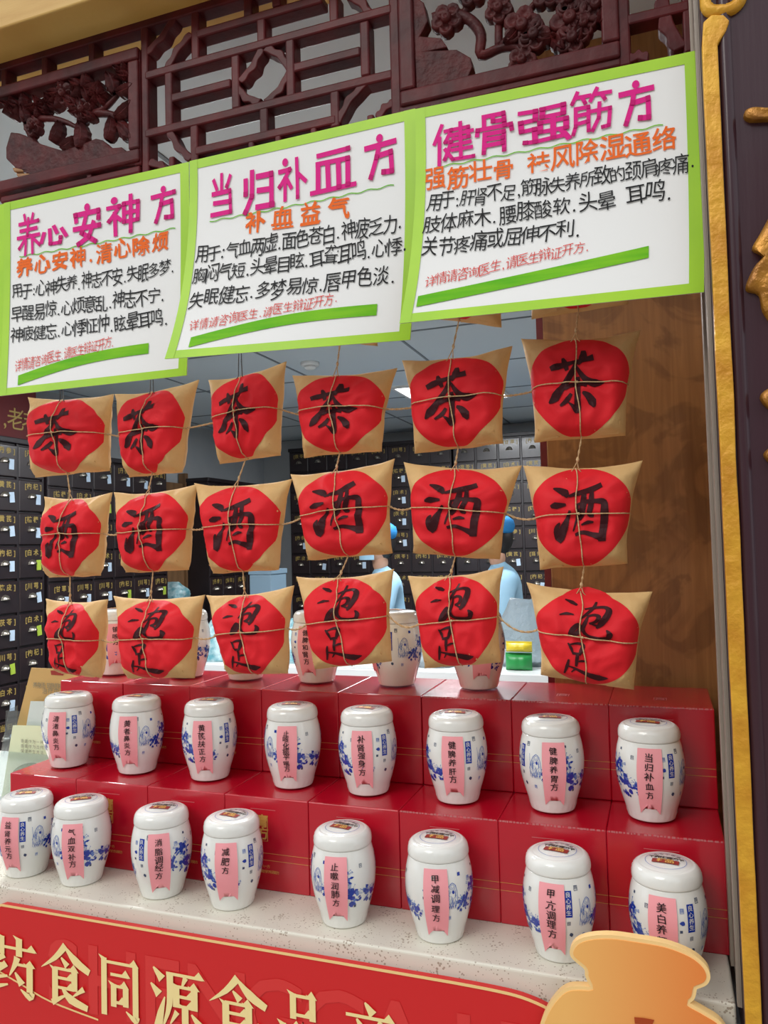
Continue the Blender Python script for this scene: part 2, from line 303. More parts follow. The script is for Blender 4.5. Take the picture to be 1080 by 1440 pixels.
# blocky marker titles, 0..10, y down
BLK = {
'方': [[(5,-.1),(5.1,1.5)],[(.9,2.5),(9.3,2.1)],[(4.6,2.4),(4.1,5),(2.2,9.6)],[(4.4,4.9),(8.1,4.6),(8.3,9.1),(6,9.0)]],
'当': [[(5,0),(5,3.6)],[(1.8,1),(3,3)],[(8.2,.6),(6.9,3)],[(1.6,4.2),(8.3,4.1),(8.5,9.4)],[(2,6.7),(8.2,6.6)],[(1.1,9.3),(8.8,9.2)]],
'归': [[(1,2),(1,5.5)],[(3.1,.3),(3.1,6),(1,9.8)],[(4.9,1.6),(9,1.6),(9,8.8)],[(5.2,5.1),(8.8,5.1)],[(4.6,8.9),(9.3,8.9)]],
'补': [[(3,-.1),(3.1,1.2)],[(.8,2.5),(4.6,2.4),(1,6.2)],[(2.7,4.3),(2.7,9.7)],[(3.4,5),(4.8,6.8)],[(6.9,.3),(6.9,9.7)],[(7,3.8),(9.6,6)]],
'血': [[(1.8,.6),(8.6,.4)],[(1.6,2.8),(8.6,2.7),(8.6,9)],[(1.6,2.8),(1.6,9)],[(3.95,2.8),(3.95,9)],[(6.3,2.8),(6.3,9)],[(.1,9.3),(9.9,9.2)]],
'养': [[(3.2,.1),(3.8,1.8)],[(6.8,.1),(6.2,1.8)],[(1,2.1),(9,2)],[(1.6,3.8),(8.4,3.7)],[(.5,5.5),(9.5,5.4)],[(5,1),(4.4,5.2),(1,8.4)],[(5.6,5.4),(9.4,8.3)],[(3.8,6.6),(3.6,9.9)],[(6.5,6.6),(6.5,9.9)]],
'心': [[(1.6,4.4),(.8,7.8)],[(3.6,3.4),(3.8,8.8),(7,8.9),(7.5,7)],[(5.3,2.6),(6,4.8)],[(8,3.8),(9.4,6.6)]],
'安': [[(5,-.2),(5,1.4)],[(1,3.7),(1,2),(9,2),(9,3.7)],[(4.6,3),(3,7),(7.6,9.7)],[(7,4.8),(5.5,8),(1.8,9.8)],[(.6,5.8),(9.4,5.7)]],
'神': [[(2.4,-.2),(2.5,1.1)],[(.5,2.3),(4,2.2),(.7,6)],[(2.4,4),(2.4,9.9)],[(3,5),(4,6.2)],[(5.1,2),(9.2,2),(9.2,7),(5.1,7),(5.1,2)],[(5.1,4.6),(9.2,4.5)],[(7.1,0),(7.1,9.9)]],
'健': [[(2.3,0),(.5,4.2)],[(1.6,3),(1.6,9.9)],[(3,1.5),(4.5,1.5),(3.2,4.5),(4.5,4.6),(2.9,8.8)],[(3.2,6.2),(5,9),(9.9,9.3)],[(5,1.4),(8.9,1.4),(8.9,3.9)],[(4.6,2.7),(9.9,2.6)],[(5,4),(8.9,3.9)],[(5,5.4),(9.2,5.3)],[(4.8,6.9),(9.6,6.8)],[(6.9,0),(6.9,8.6)]],
'骨': [[(2.4,.5),(7.6,.5),(7.6,3.4)],[(2.4,.5),(2.4,3.4)],[(4.7,.8),(4.7,2),(7.4,2)],[(.7,5),(.7,3.6),(9.3,3.6),(9.3,5)],[(2.6,5),(7.5,5),(7.5,9.9)],[(2.6,5),(2.2,9.9)],[(2.8,6.6),(7.2,6.6)],[(2.8,8.1),(7.2,8.1)]],
'强': [[(.7,1),(3.6,1),(3.6,3.4),(.8,3.4),(.8,5.9),(3.6,5.9),(3.4,9.4),(1.6,9.2)],[(5,.8),(9,.8),(9,3),(5,3),(5,.8)],[(4.6,4.5),(9.4,4.5),(9.4,7),(4.6,7),(4.6,4.5)],[(7,3.4),(7,9.2)],[(4.3,9.4),(9.2,9)],[(8.6,7.8),(9.8,9.9)]],
'筋': [[(2,.1),(.7,2.5)],[(1.6,1.4),(4.7,1.4)],[(3,1.6),(3.6,2.9)],[(6.4,.1),(5.1,2.5)],[(6,1.4),(9.6,1.4)],[(7.6,1.6),(8.2,2.9)],[(1.5,3.9),(4.3,3.9),(4.3,9.6)],[(1.5,3.9),(1.4,8),(.5,9.9)],[(1.7,5.7),(4.2,5.7)],[(1.7,7.5),(4.2,7.5)],[(5.1,5.3),(9.3,5.3),(8.9,9.4),(7.5,9.3)],[(6.9,3.6),(6.6,7),(5.1,9.9)]],
}
# song-style banner letters, 0..10, y down.  h thin bar, v thick post, t tapered stroke
SONG = {
'药': [('h',.2,9.8,2),('v',3,.2,3.3),('v',6.6,.2,3.3),('t',[(3.6,3.4),(1,5.3)],[1.1,.4]),('t',[(1,5.4),(3.8,4.9)],[.5,.5]),('t',[(4,4.8),(.8,7.6)],[1.2,.3]),('t',[(.5,7.7),(4.3,6.9)],[.9,.4]),('t',[(.3,9.6),(4.4,8.3)],[1.2,.3]),
      ('t',[(6.3,3.4),(5.9,4.6),(4.7,6.8)],[1.3,1,.2]),('h',5.6,9.6,4.6),('v',8.8,4.6,9),('t',[(9.4,8.9),(8.8,9.8),(7,8.7)],[.9,1.2,.2]),('t',[(5.9,6),(7.3,7.9)],[.3,1.5])],
'食': [('t',[(5.1,-.1),(2.9,2.2),(-.1,4.2)],[1.3,.9,.1]),('t',[(5,.1),(7.2,2.2),(10.1,3.7)],[.3,1.5,1.1]),('t',[(4.2,2),(5.5,3.3)],[.3,1.3]),('h',2.7,7.6,3.9),('v',2.9,3.9,9.2),('v',7,3.9,7.2),('h',3,7,5.4),('h',3,7,7),
      ('t',[(2.3,9.7),(5.2,8.1)],[1.1,.3]),('t',[(4.4,6.9),(6.2,8.6),(9.8,9.6)],[.3,1.5,1.0]),('t',[(9,6.5),(6.7,8.1)],[1.0,.2])],
'同': [('v',1.5,.6,9.9),('h',1.4,8.9,1.2),('v',8.5,1.2,9.4),('t',[(9,9.2),(8.4,9.9),(6.4,8.7)],[.8,1.1,.2]),('h',3,7.1,3.1),('v',3.7,4.6,8.3),('h',3.6,6.8,4.9),('v',6.4,4.9,8),('h',3.6,6.4,7.5)],
'源': [('t',[(.5,.6),(2.2,2.3)],[.3,1.6]),('t',[(0,3.2),(1.6,4.8)],[.3,1.6]),('t',[(2.7,5),(1.9,7.6),(1.4,9.8)],[.2,1.2,1.6]),('h',3,9.9,1.2),('t',[(3.7,1.2),(3.6,6),(2.3,9.8)],[1.3,1.1,.2]),('t',[(6.7,1.4),(6,2.9)],[1,.3]),
      ('v',4.9,2.8,6.3),('h',4.9,9,3),('v',8.3,3,6.3),('h',4.9,8.4,4.5),('h',4.9,8.4,6),('v',6.6,6,9.4),('t',[(7,9.2),(6.6,9.9),(5.2,9.1)],[.8,1,.2]),('t',[(5.1,6.9),(3.8,9)],[1,.2]),('t',[(7.8,6.9),(9.7,8.8)],[.3,1.6])],
'品': [('v',3,.6,4.4),('h',3,7.5,.9),('v',6.9,.9,4.3),('h',3,6.9,3.7),('v',.9,5.2,9.9),('h',.9,4.4,5.6),('v',3.9,5.6,9.7),('h',.9,3.9,9),('v',6,5.2,9.9),('h',6,9.6,5.6),('v',9,5.6,9.7),('h',6,9,9)],
'产': [('t',[(4.3,0),(5.7,1.6)],[.3,1.6]),('h',.9,9.2,2.1),('t',[(2.8,2.5),(3.9,4)],[.3,1.4]),('t',[(7.2,2.4),(6,4.1)],[1.2,.3]),('h',1.3,9.7,4.5),('t',[(2,4.5),(1.8,7.5),(.2,9.9)],[1.3,1.1,.2])],
}
def song(mb, ch, fn0, mi=0):
    for si, s in enumerate(SONG[ch]):
        fn = lambda x, y, si=si: (lambda q: (q[0], q[1]-.00012*si, q[2]))(fn0(x, y))
        if s[0] == 'h':
            _, a, b, y = s; ribbon(mb, [(a, y), (b, y)], .5, fn, mi, 2); up = lambda q: (q[0], q[1]-.00006, q[2]); mb.add([up(fn(b-1.7, y-.1)), up(fn(b-.75, y-1.05)), up(fn(b+.35, y+.2))], [(0, 1, 2)], mi)
        elif s[0] == 'v':
            _, x, a, b = s; ribbon(mb, [(x, a), (x, b)], 1.25, fn, mi, 2); up = lambda q: (q[0], q[1]-.00006, q[2]); mb.add([up(fn(x-1.25, a-.45)), up(fn(x+.7, a+.1)), up(fn(x, a+1))], [(0, 1, 2)], mi)
        else: p, w_ = smoothpts(s[1], s[2]); ribbon(mb, p, w_, fn, mi, 1)
# ------------------------------------------------------------------ structure
CT = CAMZ-.585                                        # counter top height
def sbox(name, a, b, m, bevel=0):
    mb = MB(); mb.box(a, b); o = mb.build(name, m, bevel=bevel); o['kind'] = 'structure'; return o
sbox('ground', (-12, -14, -.06), (12, 1.02, 0), 'street')
sbox('floor', (-3.5, 1.02, -.06), (3.2, 6.6, 0), 'floor')
CE = CAMZ+1.0
sbox('ceiling', (-3.5, 1.24, CE), (3.2, 6.6, CE+.08), 'ceil')
sbox('wall_back', (-3.5, 6.45, 0), (3.2, 6.6, CE), 'wall')
sbox('wall_left', (-3.72, 1.24, 0), (-3.5, 6.6, CE), 'wall')
sbox('wall_right', (3.2, 1.24, 0), (3.4, 6.6, CE), 'wall')
sbox('wall_front', (-6, 1.12, 0), (3.4, 1.5, CT-.045), 'wall')             # low wall under the counter
sbox('wall_front_left', (-6, 1.2, CT-.045), (-2.3, 1.5, CE+.5), 'wall')
sbox('wall_front_right', (.62, 1.2, 0), (3.4, 1.5, CE+.5), 'wall')
zb = CAMZ+.99
o = sbox('trim_1', (-6, 1.09, zb), (.074, 1.26, zb+.75), 'beam', .003)     # pine beam over the lattice
sbox('trim_2', (-6, 1.09, zb+.752), (3.4, 1.5, zb+1.0), 'wall')
# the row of buildings across the street (what the glossy things reflect)
rb = random.Random(4); xb = -26
while xb < 26:
    wb_ = rb.uniform(5, 8); hb_ = rb.uniform(4.5, 8.5); g_ = rb.uniform(.0, 1.6)
    o = sbox('wall_opposite', (xb, -15, 0), (xb+wb_, -12.2, hb_), rb.choice(['wall', 'street', 'stone'])); 
    for fl in range(int(hb_//2.8)):
        for k in range(int(wb_//2)):
            x_ = xb+.5+k*2; z_ = .2 if fl == 0 else fl*2.8+.9; mb = MB(); mb.box((x_, -12.22, z_), (x_+1.3, -12.18, z_+(2.2 if fl == 0 else 1.4))); mb.build('pane', 'cab', o)
    xb += wb_+g_
# ceiling seams (panel joints), light panels, smoke detector
mb = MB()
for i in range(9): mb.box((-3.4+.75*i-.006, 1.3, CE-.004), (-3.4+.75*i+.006, 6.4, CE+.001))
for i in range(7): mb.box((-3.45, 1.9+.75*i-.006, CE-.004), (3.15, 1.9+.75*i+.006, CE+.001))
sm = mb.build('trim_3', 'seam'); sm['kind'] = 'structure'
lab = ['lit square ceiling panel seen between the tea packages', 'lit ceiling panel over the front of the shop', 'lit ceiling panel by the right hand wall', 'lit ceiling panel over the left cabinets']
for i, (x, y) in enumerate([(-1.24, 4.86), (-1.22, 2.6), (1.1, 4.62), (-2.3, 2.1)]):
    t = tag(empty('ceiling_light', (x, y, CE)), lab[i], 'ceiling light', 'ceiling light panels')
    mb = MB(); mb.box((-.30, -.30, -.012), (.30, .30, -.004)); mb.build('light_panel', 'lamp', t)
    mb = MB()
    for a, b in (((-.32, -.32), (.32, -.30)), ((-.32, .30), (.32, .32)), ((-.32, -.30), (-.30, .30)), ((.30, -.30), (.32, .30))): mb.box((a[0], a[1], -.016), (b[0], b[1], 0))
    mb.build('frame', 'white', t)
    ld = bpy.data.lights.new('panel_light', 'AREA'); ld.size = .55; ld.energy = 26; ld.color = (.93, .97, 1)
    lo = bpy.data.objects.new('panel_light', ld); COL.objects.link(lo); lo.location = (x, y, CE-.03)
sdt = tag(empty('smoke_detector', (-1.747, 3.757, CE)), 'round white smoke detector on the ceiling above the packages', 'smoke detector')
mb = MB(); mb.lathe([(.05, 0), (.05, -.012), (.046, -.018), (.03, -.018)], 28); mb.build('base', 'white', sdt, True)
mb = MB(); mb.lathe([(.03, -.018), (.031, -.03), (.022, -.036), (.004, -.037)], 28); mb.build('sensor_cap', 'white', sdt, True)
# plywood partition behind the boxes, dark red end post, jamb
pp = tag(empty('plywood_partition', (-.05, 1.575, 0)), 'brown plywood partition behind the right end of the red boxes', 'partition')
mb = MB(); mb.box((-.158, -.018, .3), (.17, .018, CE)); mb.build('plywood_sheet', 'ply', pp, bevel=.002)
mb = MB(); mb.box((-.172, -.012, .3), (-.159, .05, CE)); mb.build('edge_strip', 'redpaint', pp)
mb = MB(); mb.box((.094, 1.10, .2), (.13, 1.556, CE)); j = mb.build('trim_4', 'ply'); j['kind'] = 'structure'
wt = tag(empty('window_track', (.0725, 1.13, CT+.001)), 'narrow vertical metal window track beside the gilt column edge', 'window track')
for k, (y0, y1) in enumerate(((-.058, -.046), (.040, .064))):
    mb = MB(); mb.box((-.0055, y0, 0), (-.001, y1, CE-CT-.01)); mb.build('rail', 'alu', wt, bevel=.0008)
mb = MB(); mb.box((-.0012, -.058, 0), (0, .064, CE-CT-.01)); mb.build('back_plate', 'alu', wt)
# counter
ct = tag(empty('stone_counter', (-1.0, 1.2, CT)), 'speckled cream stone counter under the jars and red boxes', 'counter')
mb = MB(); mb.box((-2.4, -.12, -.042), (1.066, .62, 0)); mb.build('worktop', 'stone', ct, bevel=.004, seg=3)
mb = MB(); mb.box((-2.4, -.104, -.06), (1.066, .6, -.0425)); mb.build('support_rail', 'alu', ct)
# ------------------------------------------------------------------ carved column on the right
YF = 1.05
cc = tag(empty('carved_column', (.2, YF, 0)), 'plum lacquered column board with gilt edge strip and gilt carving', 'column')
mb = MB(); mb.box((-.127, .0, 0), (.42, .1375, 3.4)); mb.build('board', 'plum', cc, bevel=.003)
def gz(px, py, Y=YF): p = P(px, py, Y); return (p.x-.2, p.z)
mb = MB()   # ogee moulding
prof = [(-.108, .001), (-.104, -.006), (-.097, -.007), (-.092, -.001), (-.090, .001)]
mb.add([(x, y, z) for z in (0, 3.4) for x, y in prof], [(i, i+1, i+6, i+5) for i in range(4)]); mb.build('moulding', 'plum', cc, True)
z_top = P(990, 34, YF).z
N = 60; sp_ = []
mb = MB(); L = []; R = []
for i in range(N+1):
    z = .2+(z_top-.2)*i/N; L.append((-.1270+.0009*noise.noise(Vector((z*9, 0, 0))), z)); R.append((-.1085+.0010*noise.noise(Vector((z*11, 5, 0))), z))
R = R[:-2]+[(-.1085, z_top-.035), (-.098, z_top-.02), (-.0935, z_top-.008), (-.100, z_top+.001)]; L[-1] = (-.124, z_top-.002); L.append((-.114, z_top+.005))
mb.prism(L+R[::-1], -.009, 0); mb.build('edge_strip', 'gilt', cc, bevel=.002)
def closed_blob(pts, n=5):
    m = len(pts); out = []
    for i in range(m):
        p0, p1, p2, p3 = pts[i-1], pts[i], pts[(i+1) % m], pts[(i+2) % m]
        for k in range(n):
            t = k/n; f = lambda a, b, c, d: .5*((2*b)+(-a+c)*t+(2*a-5*b+4*c-d)*t*t+(-a+3*b-3*c+d)*t**3)
            out.append((f(p0[0], p1[0], p2[0], p3[0]), f(p0[1], p1[1], p2[1], p3[1])))
    return out
ring = [(985, -30), (1000, -48), (1030, -48), (1052, -30), (1050, 0), (1034, 20), (1010, 26), (992, 24), (984, 8)]
inn = [(1000, -22), (1012, -34), (1030, -32), (1038, -12), (1030, 4), (1016, 9), (1001, 7)]
oo = closed_blob([gz(*p) for p in ring], 4); ii = closed_blob([gz(*p) for p in inn], 4); mb = MB()
mo = MB(); n1, n2 = len(oo), len(ii)
K = 40; ocx = sum(p[0] for p in oo)/n1; ocz = sum(p[1] for p in oo)/n1
def rad(poly, a):
    best = min(poly, key=lambda p: abs((math.atan2(p[1]-ocz, p[0]-ocx)-a+pi) % (2*pi)-pi)); return math.hypot(best[0]-ocx, best[1]-ocz)
vs = []
for k in range(K):
    a = 2*pi*k/K-pi; r1, r2 = rad(oo, a), rad(ii, a); rm = (r1+r2)/2
    for r_, y in ((r1, 0), (r1*.98, -.006), (rm, -.010), (r2*1.02, -.006), (r2, 0)): vs.append((ocx+r_*cos(a), y, ocz+r_*sin(a)))
mb.add(vs, [(k*5+j, k*5+j+1, ((k+1) % K)*5+j+1, ((k+1) % K)*5+j) for k in range(K) for j in range(4)]); mb.build('gilt_loop', 'gilt', cc, True)
def relief(pts, h=.012, m='giltdark', name='gilt_carving', Y=YF, par=cc, off=.2, n=4):
    q = closed_blob([gz(*p, Y) if off == .2 else p for p in pts], n); cx = sum(p[0] for p in q)/len(q); cz = sum(p[1] for p in q)/len(q)
    vs = []; m_ = len(q)
    for s_, y in ((1, 0), (.97, -h*.6), (.80, -h), (.45, -h*.85)): vs += [(cx+(x-cx)*s_, y, cz+(z-cz)*s_) for x, z in q]
    fs = [(j*m_+i, j*m_+(i+1) % m_, (j+1)*m_+(i+1) % m_, (j+1)*m_+i) for j in range(3) for i in range(m_)]+[tuple(3*m_+i for i in range(m_))]
    b = MB(); b.add(vs, fs); return b.build(name, m, par, True)
relief([(1045, 165), (1052, 156), (1080, 157), (1120, 156), (1122, 176), (1085, 172), (1054, 173)])
relief([(1112, 270), (1090, 292), (1068, 330), (1057, 352), (1072, 362), (1058, 380), (1048, 408), (1066, 416), (1072, 440), (1088, 456), (1106, 430), (1112, 400), (1130, 340)], .014)
relief([(1068, 560), (1078, 548), (1100, 545), (1110, 562), (1098, 580), (1080, 576)])
relief([(1073, 640), (1082, 630), (1102, 626), (1116, 644), (1096, 656), (1082, 652)])
# ------------------------------------------------------------------ lattice screen
YL = 1.17; LT = .030
ls = tag(empty('lattice_screen', (-.6, YL, CAMZ+.8)), 'dark red lacquered wooden lattice transom above the handwritten signs', 'lattice')
def lp(px, py): p = P(px, py, YL); return p.x+.6, p.z-CAMZ-.8
BARN = [0]
def bar(p0, p1, w_=.0165, y0=0.0, d=LT):
    (x0, z0), (x1, z1) = p0, p1; l = math.hypot(x1-x0, z1-z0); nx, nz = -(z1-z0)/l*w_/2, (x1-x0)/l*w_/2
    e = .0
    mb = MB(); q = [(x0+nx, z0+nz), (x0-nx, z0-nz), (x1-nx, z1-nz), (x1+nx, z1+nz)]
    BARN[0] += 1; y0 += (.0004 if abs(x1-x0) > abs(z1-z0) else .0012)+.00004*(BARN[0] % 7); mb.prism(q, y0, y0+d); return mb.build('bar', 'lacquer', ls, bevel=.003, seg=2)
def hbar(x0, y0, x1, y1, **k):      # pixels; snapped level
    a, b = lp(x0, y0), lp(x1, y1); z = (a[1]+b[1])/2; return bar((a[0], z), (b[0], z), **k)
def vbar(x0, y0, x1, y1, **k):
    a, b = lp(x0, y0), lp(x1, y1); x = (a[0]+b[0])/2; return bar((x, a[1]), (x, b[1]), **k)
RT_ = lp(240, 20)[1]                                   # level of the rail below the beam
bar((lp(0, 100)[0]-.35, RT_), (.68, RT_), w_=.020)
vbar(202, 0, 203, 250, w_=.016); vbar(192, 70, 192, 232, w_=.016)
for a in (-60, 4, 61, 127, 850): pass
for x, ya, yb in ((4, 97, 125), (61, 84, 105), (127, 57, 88)): vbar(x, ya-6, x, yb+3, w_=.014)
vbar(273, 4, 273, 86); vbar(236, 97, 236, 178); vbar(366, 25, 366, 62); vbar(330, 76, 330, 152); vbar(407, 52, 407, 136); vbar(347, -12, 347, 23)
vbar(468, -10, 468, 30); vbar(512, 28, 512, 106); vbar(370, 143, 370, 188); vbar(470, 126, 470, 178); vbar(272, 171, 272, 228); vbar(553, -30, 556, 165, w_=.018)
vbar(387, -26, 387, 8)
hbar(275, 46, 452, -2); hbar(203, 105, 550, 12); hbar(240, 137, 324, 116); hbar(412, 95, 506, 70); hbar(203, 187, 551, 104); hbar(273, 212, 472, 167)
hbar(207, 247, 556, 172)
for x, y in ((240, 225), (352, 196), (390, 190), (440, 182), (520, 166)): vbar(x, y-6, x, y+14, w_=.012)
def wavy(p0, p1, amp=.006, side=1, w_=.014):
    a, b = Vector(lp(*p0)), Vector(lp(*p1)); d = b-a; n = Vector((-d.y, d.x)).normalized(); pts = []
    K = 18; L_ = []; R_ = []
    for k in range(K+1):
        t = k/K; off = side*(amp*1.1*sin(pi*t)+amp*.22*sin(5*pi*t)); c = a+d*t+n*off
        L_.append(tuple(c+n*w_/2*(1+.10*sin(5*pi*t)))); R_.append(tuple(c-n*w_/2*(1+.10*sin(5*pi*t))))
    mb = MB(); o = [(x, .002, z) for x, z in L_]+[(x, .002, z) for x, z in R_]+[(x, LT*.9, z) for x, z in L_]+[(x, LT*.9, z) for x, z in R_]; m_ = K+1
    f = []
    for k in range(K):
        f += [(k, k+1, m_+k+1, m_+k), (2*m_+k, 3*m_+k, 3*m_+k+1, 2*m_+k+1), (k, 2*m_+k, 2*m_+k+1, k+1), (m_+k, m_+k+1, 3*m_+k+1, 3*m_+k)]
    f += [(0, m_, 3*m_, 2*m_), (K, 2*m_+K, 3*m_+K, m_+K)]
    mb.add(o, f); return mb.build('scroll_bar', 'lacquer', ls, bevel=.002)
wavy((203, 73), (243, 22), side=-1); wavy((233, 97), (268, 46), side=1); wavy((366, 65), (335, 113), side=1); wavy((331, 120), (364, 142), side=-1)
wavy((372, 142), (405, 100), side=-1); wavy((371, 66), (405, 94), side=1); wavy((490, -6), (519, 22), side=1); wavy((514, 114), (474, 170), side=-1)
wavy((236, 180), (268, 222), side=-1); wavy((530, 166), (556, 142), side=1); wavy((207, 228), (236, 244), side=1)
# frames round the two carved panels
def frame(name, x0, z0, x1, z1, w_, y0, d, par):
    o = empty(name, (0, 0, 0)); o.parent = par
    for a, b in (((x0, z0), (x1, z0+w_)), ((x0, z1-w_), (x1, z1)), ((x0, z0+w_), (x0+w_, z1-w_)), ((x1-w_, z0+w_), (x1, z1-w_))):
        mb = MB(); mb.box((a[0], y0, a[1]), (b[0], y0+d, b[1])); mb.build('frame_bar', 'lacquer', o, bevel=.004, seg=3)
    return o
xa = lp(196, 150)[0]; zt = lp(97, 97)[1]; zbm = lp(100, 246)[1]
pa = frame('carved_panel', xa-.40, zbm-.004, xa, zt+.004, .024, -.004, .036, ls)
xc0 = lp(562, 100)[0]; xc1 = lp(872, 60)[0]; zc0 = lp(700, 115)[1]; zc1 = zt+.004
pc = frame('carved_panel', xc0, zc0-.006, xc1, zc1, .026, -.004, .036, ls)
hbar(560, 151, 874, 90, w_=.014); vbar(876, -60, 876, 92, w_=.018); vbar(970, -50, 970, 72, w_=.02)
for x, y in ((762, 108), (658, 132), (716, 118)): vbar(x, y-12, x, y+5, w_=.012)
bar((xc1+.012, lp(920, 18)[1]), (lp(970, 8)[0], lp(920, 18)[1])); wavy((931, -6), (958, 66), side=-1, w_=.02); wavy((882, 84), (912, 80), side=1, w_=.014)
hbar(0, 283, 196, 235, w_=.014)
for x, y in ((124, 250), (58, 268)): vbar(x, y-6, x, y+12, w_=.012)
def slab(pts, par, name, y0=.002, y1=.026, m='carved'):
    mb = MB(); mb.prism([lp(*p) for p in pts][::-1], y0, y1); return mb.build(name, m, par, bevel=.003)
def flower(px, py, r, par, y=.0):
    cx, cz = lp(px, py); r = r/FPX*1.42; mb = MB(); n = 5; ph = random.random()*6
    for k in range(n):
        a = ph+2*pi*k/n; pcx, pcz = cx+cos(a)*r*.55, cz+sin(a)*r*.55; pr = r*.46
        vs = []
        for j, (s_, h) in enumerate(((1, .016), (1, .003), (.86, -.002), (.4, .003))):
            vs += [(pcx+pr*s_*cos(t), y+h, pcz+pr*s_*sin(t)) for t in [2*pi*i/9 for i in range(9)]]
        mb.add(vs, [(j*9+i, j*9+(i+1) % 9, (j+1)*9+(i+1) % 9, (j+1)*9+i) for j in range(3) for i in range(9)]+[tuple(27+i for i in range(9))])
    vs = []
    for s_, h in ((.34, .01), (.34, -.004), (.22, -.009), (.1, -.006)): vs += [(cx+r*s_*cos(t), y+h, cz+r*s_*sin(t)) for t in [2*pi*i/9 for i in range(9)]]
    mb.add(vs, [(j*9+i, j*9+(i+1) % 9, (j+1)*9+(i+1) % 9, (j+1)*9+i) for j in range(3) for i in range(9)]+[tuple(27+i for i in range(9))])
    return mb.build('flower', 'carved', par, True)
def leaf(px, py, l, ang, par, y=.0):
    cx, cz = lp(px, py); l = l/FPX*1.42; a = radians(ang); mb = MB(); K = 8; vs = []
    for k in range(K+1):
        t = k/K; w_ = l*.30*sin(pi*min(1, t*.93+.07))**.7*(1+.16*(k % 2)); bx, bz = cx+cos(a)*l*(t-.5), cz+sin(a)*l*(t-.5)
        nx, nz = -sin(a), cos(a)
        vs += [(bx+nx*w_, y+.006, bz+nz*w_), (bx+nx*w_*.5, y-.003, bz+nz*w_*.5), (bx, y+.002, bz), (bx-nx*w_*.5, y-.003, bz-nz*w_*.5), (bx-nx*w_, y+.006, bz-nz*w_)]
        vs += [(bx-nx*w_, y+.018, bz-nz*w_), (bx+nx*w_, y+.018, bz+nz*w_)]
    mb.add(vs, [(k*7+j, k*7+(j+1) % 7, (k+1)*7+(j+1) % 7, (k+1)*7+j) for k in range(K) for j in range(7)]); return mb.build('leaf', 'carved', par, False)
def branch(pts, par, r0=.008, r1=.004):
    p = [lp(*q) for q in pts]; q, _w = smoothpts(p, [1]*len(p), 4); mb = MB()
    mb.tube([(x, .010, z) for x, z in q], [r0+(r1-r0)*i/(len(q)-1) for i in range(len(q))], 7); return mb.build('branch', 'carved', par, True)
S = 4.5
c8 = lambda L_: [(x/S, y/S) for x, y in L_]
slab(c8([(30, 1000), (30, 930), (60, 830), (110, 836), (150, 850), (250, 905), (380, 945), (500, 910), (600, 870), (640, 880), (700, 930), (760, 925), (860, 1010), (870, 1040), (190, 1110), (90, 1060)]), pa, 'carved_rock')
slab(c8([(70, 1055), (190, 1065), (190, 1082), (80, 1085)]), pa, 'carved_rock', m='ply'); slab(c8([(90, 1092), (190, 1090), (185, 1112), (110, 1130)]), pa, 'carved_rock', m='ply')
for x, y, r in ((200, 800, 13), (400, 590, 15), (520, 690, 14)): flower(x/S, y/S, r*1.15, pa)
for x, y, l in ((130, 680, 25), (240, 670, 20), (390, 590, 27), (520, 550, 28), (520, 700, 25), (770, 450, 18), (300, 650, 18), (620, 600, 18), (60, 670, 17)):
    a0_ = random.uniform(0, 72)
    for k in range(5): aa = radians(a0_+72*k); leaf(x/S+cos(aa)*l*.42, y/S-sin(aa)*l*.42, l*.9, a0_+72*k, pa, y=-.001*(k % 3))
for x, y, l, a in ((350, 830, 32, 60), (500, 850, 40, 85), (430, 900, 30, 20), (780, 690, 34, 30), (790, 830, 36, -50), (690, 810, 34, 75), (700, 520, 36, 110), (790, 560, 30, 10), (600, 560, 26, 40), (150, 720, 30, 100), (440, 640, 30, 140), (780, 470, 24, 160)): leaf(x/S, y/S, l, a, pa, y=-.002)
branch(c8([(190, 740), (300, 735), (400, 760), (470, 795)]), pa); branch(c8([(470, 790), (560, 710), (640, 670), (710, 600), (770, 520)]), pa); branch(c8([(580, 700), (690, 710), (770, 770), (840, 850)]), pa); branch(c8([(500, 900), (500, 780), (520, 700)]), pa); branch(c8([(200, 900), (150, 800), (120, 700)]), pa)
S2 = 2.4545
c9 = lambda L_: [(540+x/S2, y/S2) for x, y in L_]
slab(c9([(92, -60), (100, -20), (135, 5), (150, 70), (122, 122), (195, 128), (218, 160), (160, 172), (250, 168), (298, 196), (304, 228), (288, 264), (110, 306)]), pc, 'carved_rock')
for x, y, r in ((475, 85, 20), (515, 118, 17), (640, 60, 20), (688, 82, 13), (648, 128, 17), (730, 15, 16), (395, 28, 15), (475, 206, 15), (215, 62, 17), (640, -5, 15), (560, -30, 16), (300, -30, 15)): flower(540+x/S2, y/S2, r*1.2, pc)
branch(c9([(165, 55), (230, 35), (295, 60), (330, 110), (330, 178), (400, 152), (460, 155), (485, 200)]), pc, .011, .006); branch(c9([(255, 60), (290, 0), (330, -60)]), pc); branch(c9([(392, 150), (392, 60), (395, -60)]), pc, .007, .006)
branch(c9([(400, 150), (470, 60), (530, -20)]), pc, .007, .005); branch(c9([(540, 120), (610, 130), (680, 165)]), pc, .006, .004); branch(c9([(560, 120), (630, 70), (700, 0)]), pc, .006, .004)
for x, y, l, a in ((560, 128, 24, -10), (600, 145, 26, -60), (670, 110, 26, 80), (760, 40, 28, 60), (440, 120, 24, 40)): leaf(540+x/S2, y/S2, l, a, pc, y=-.001)
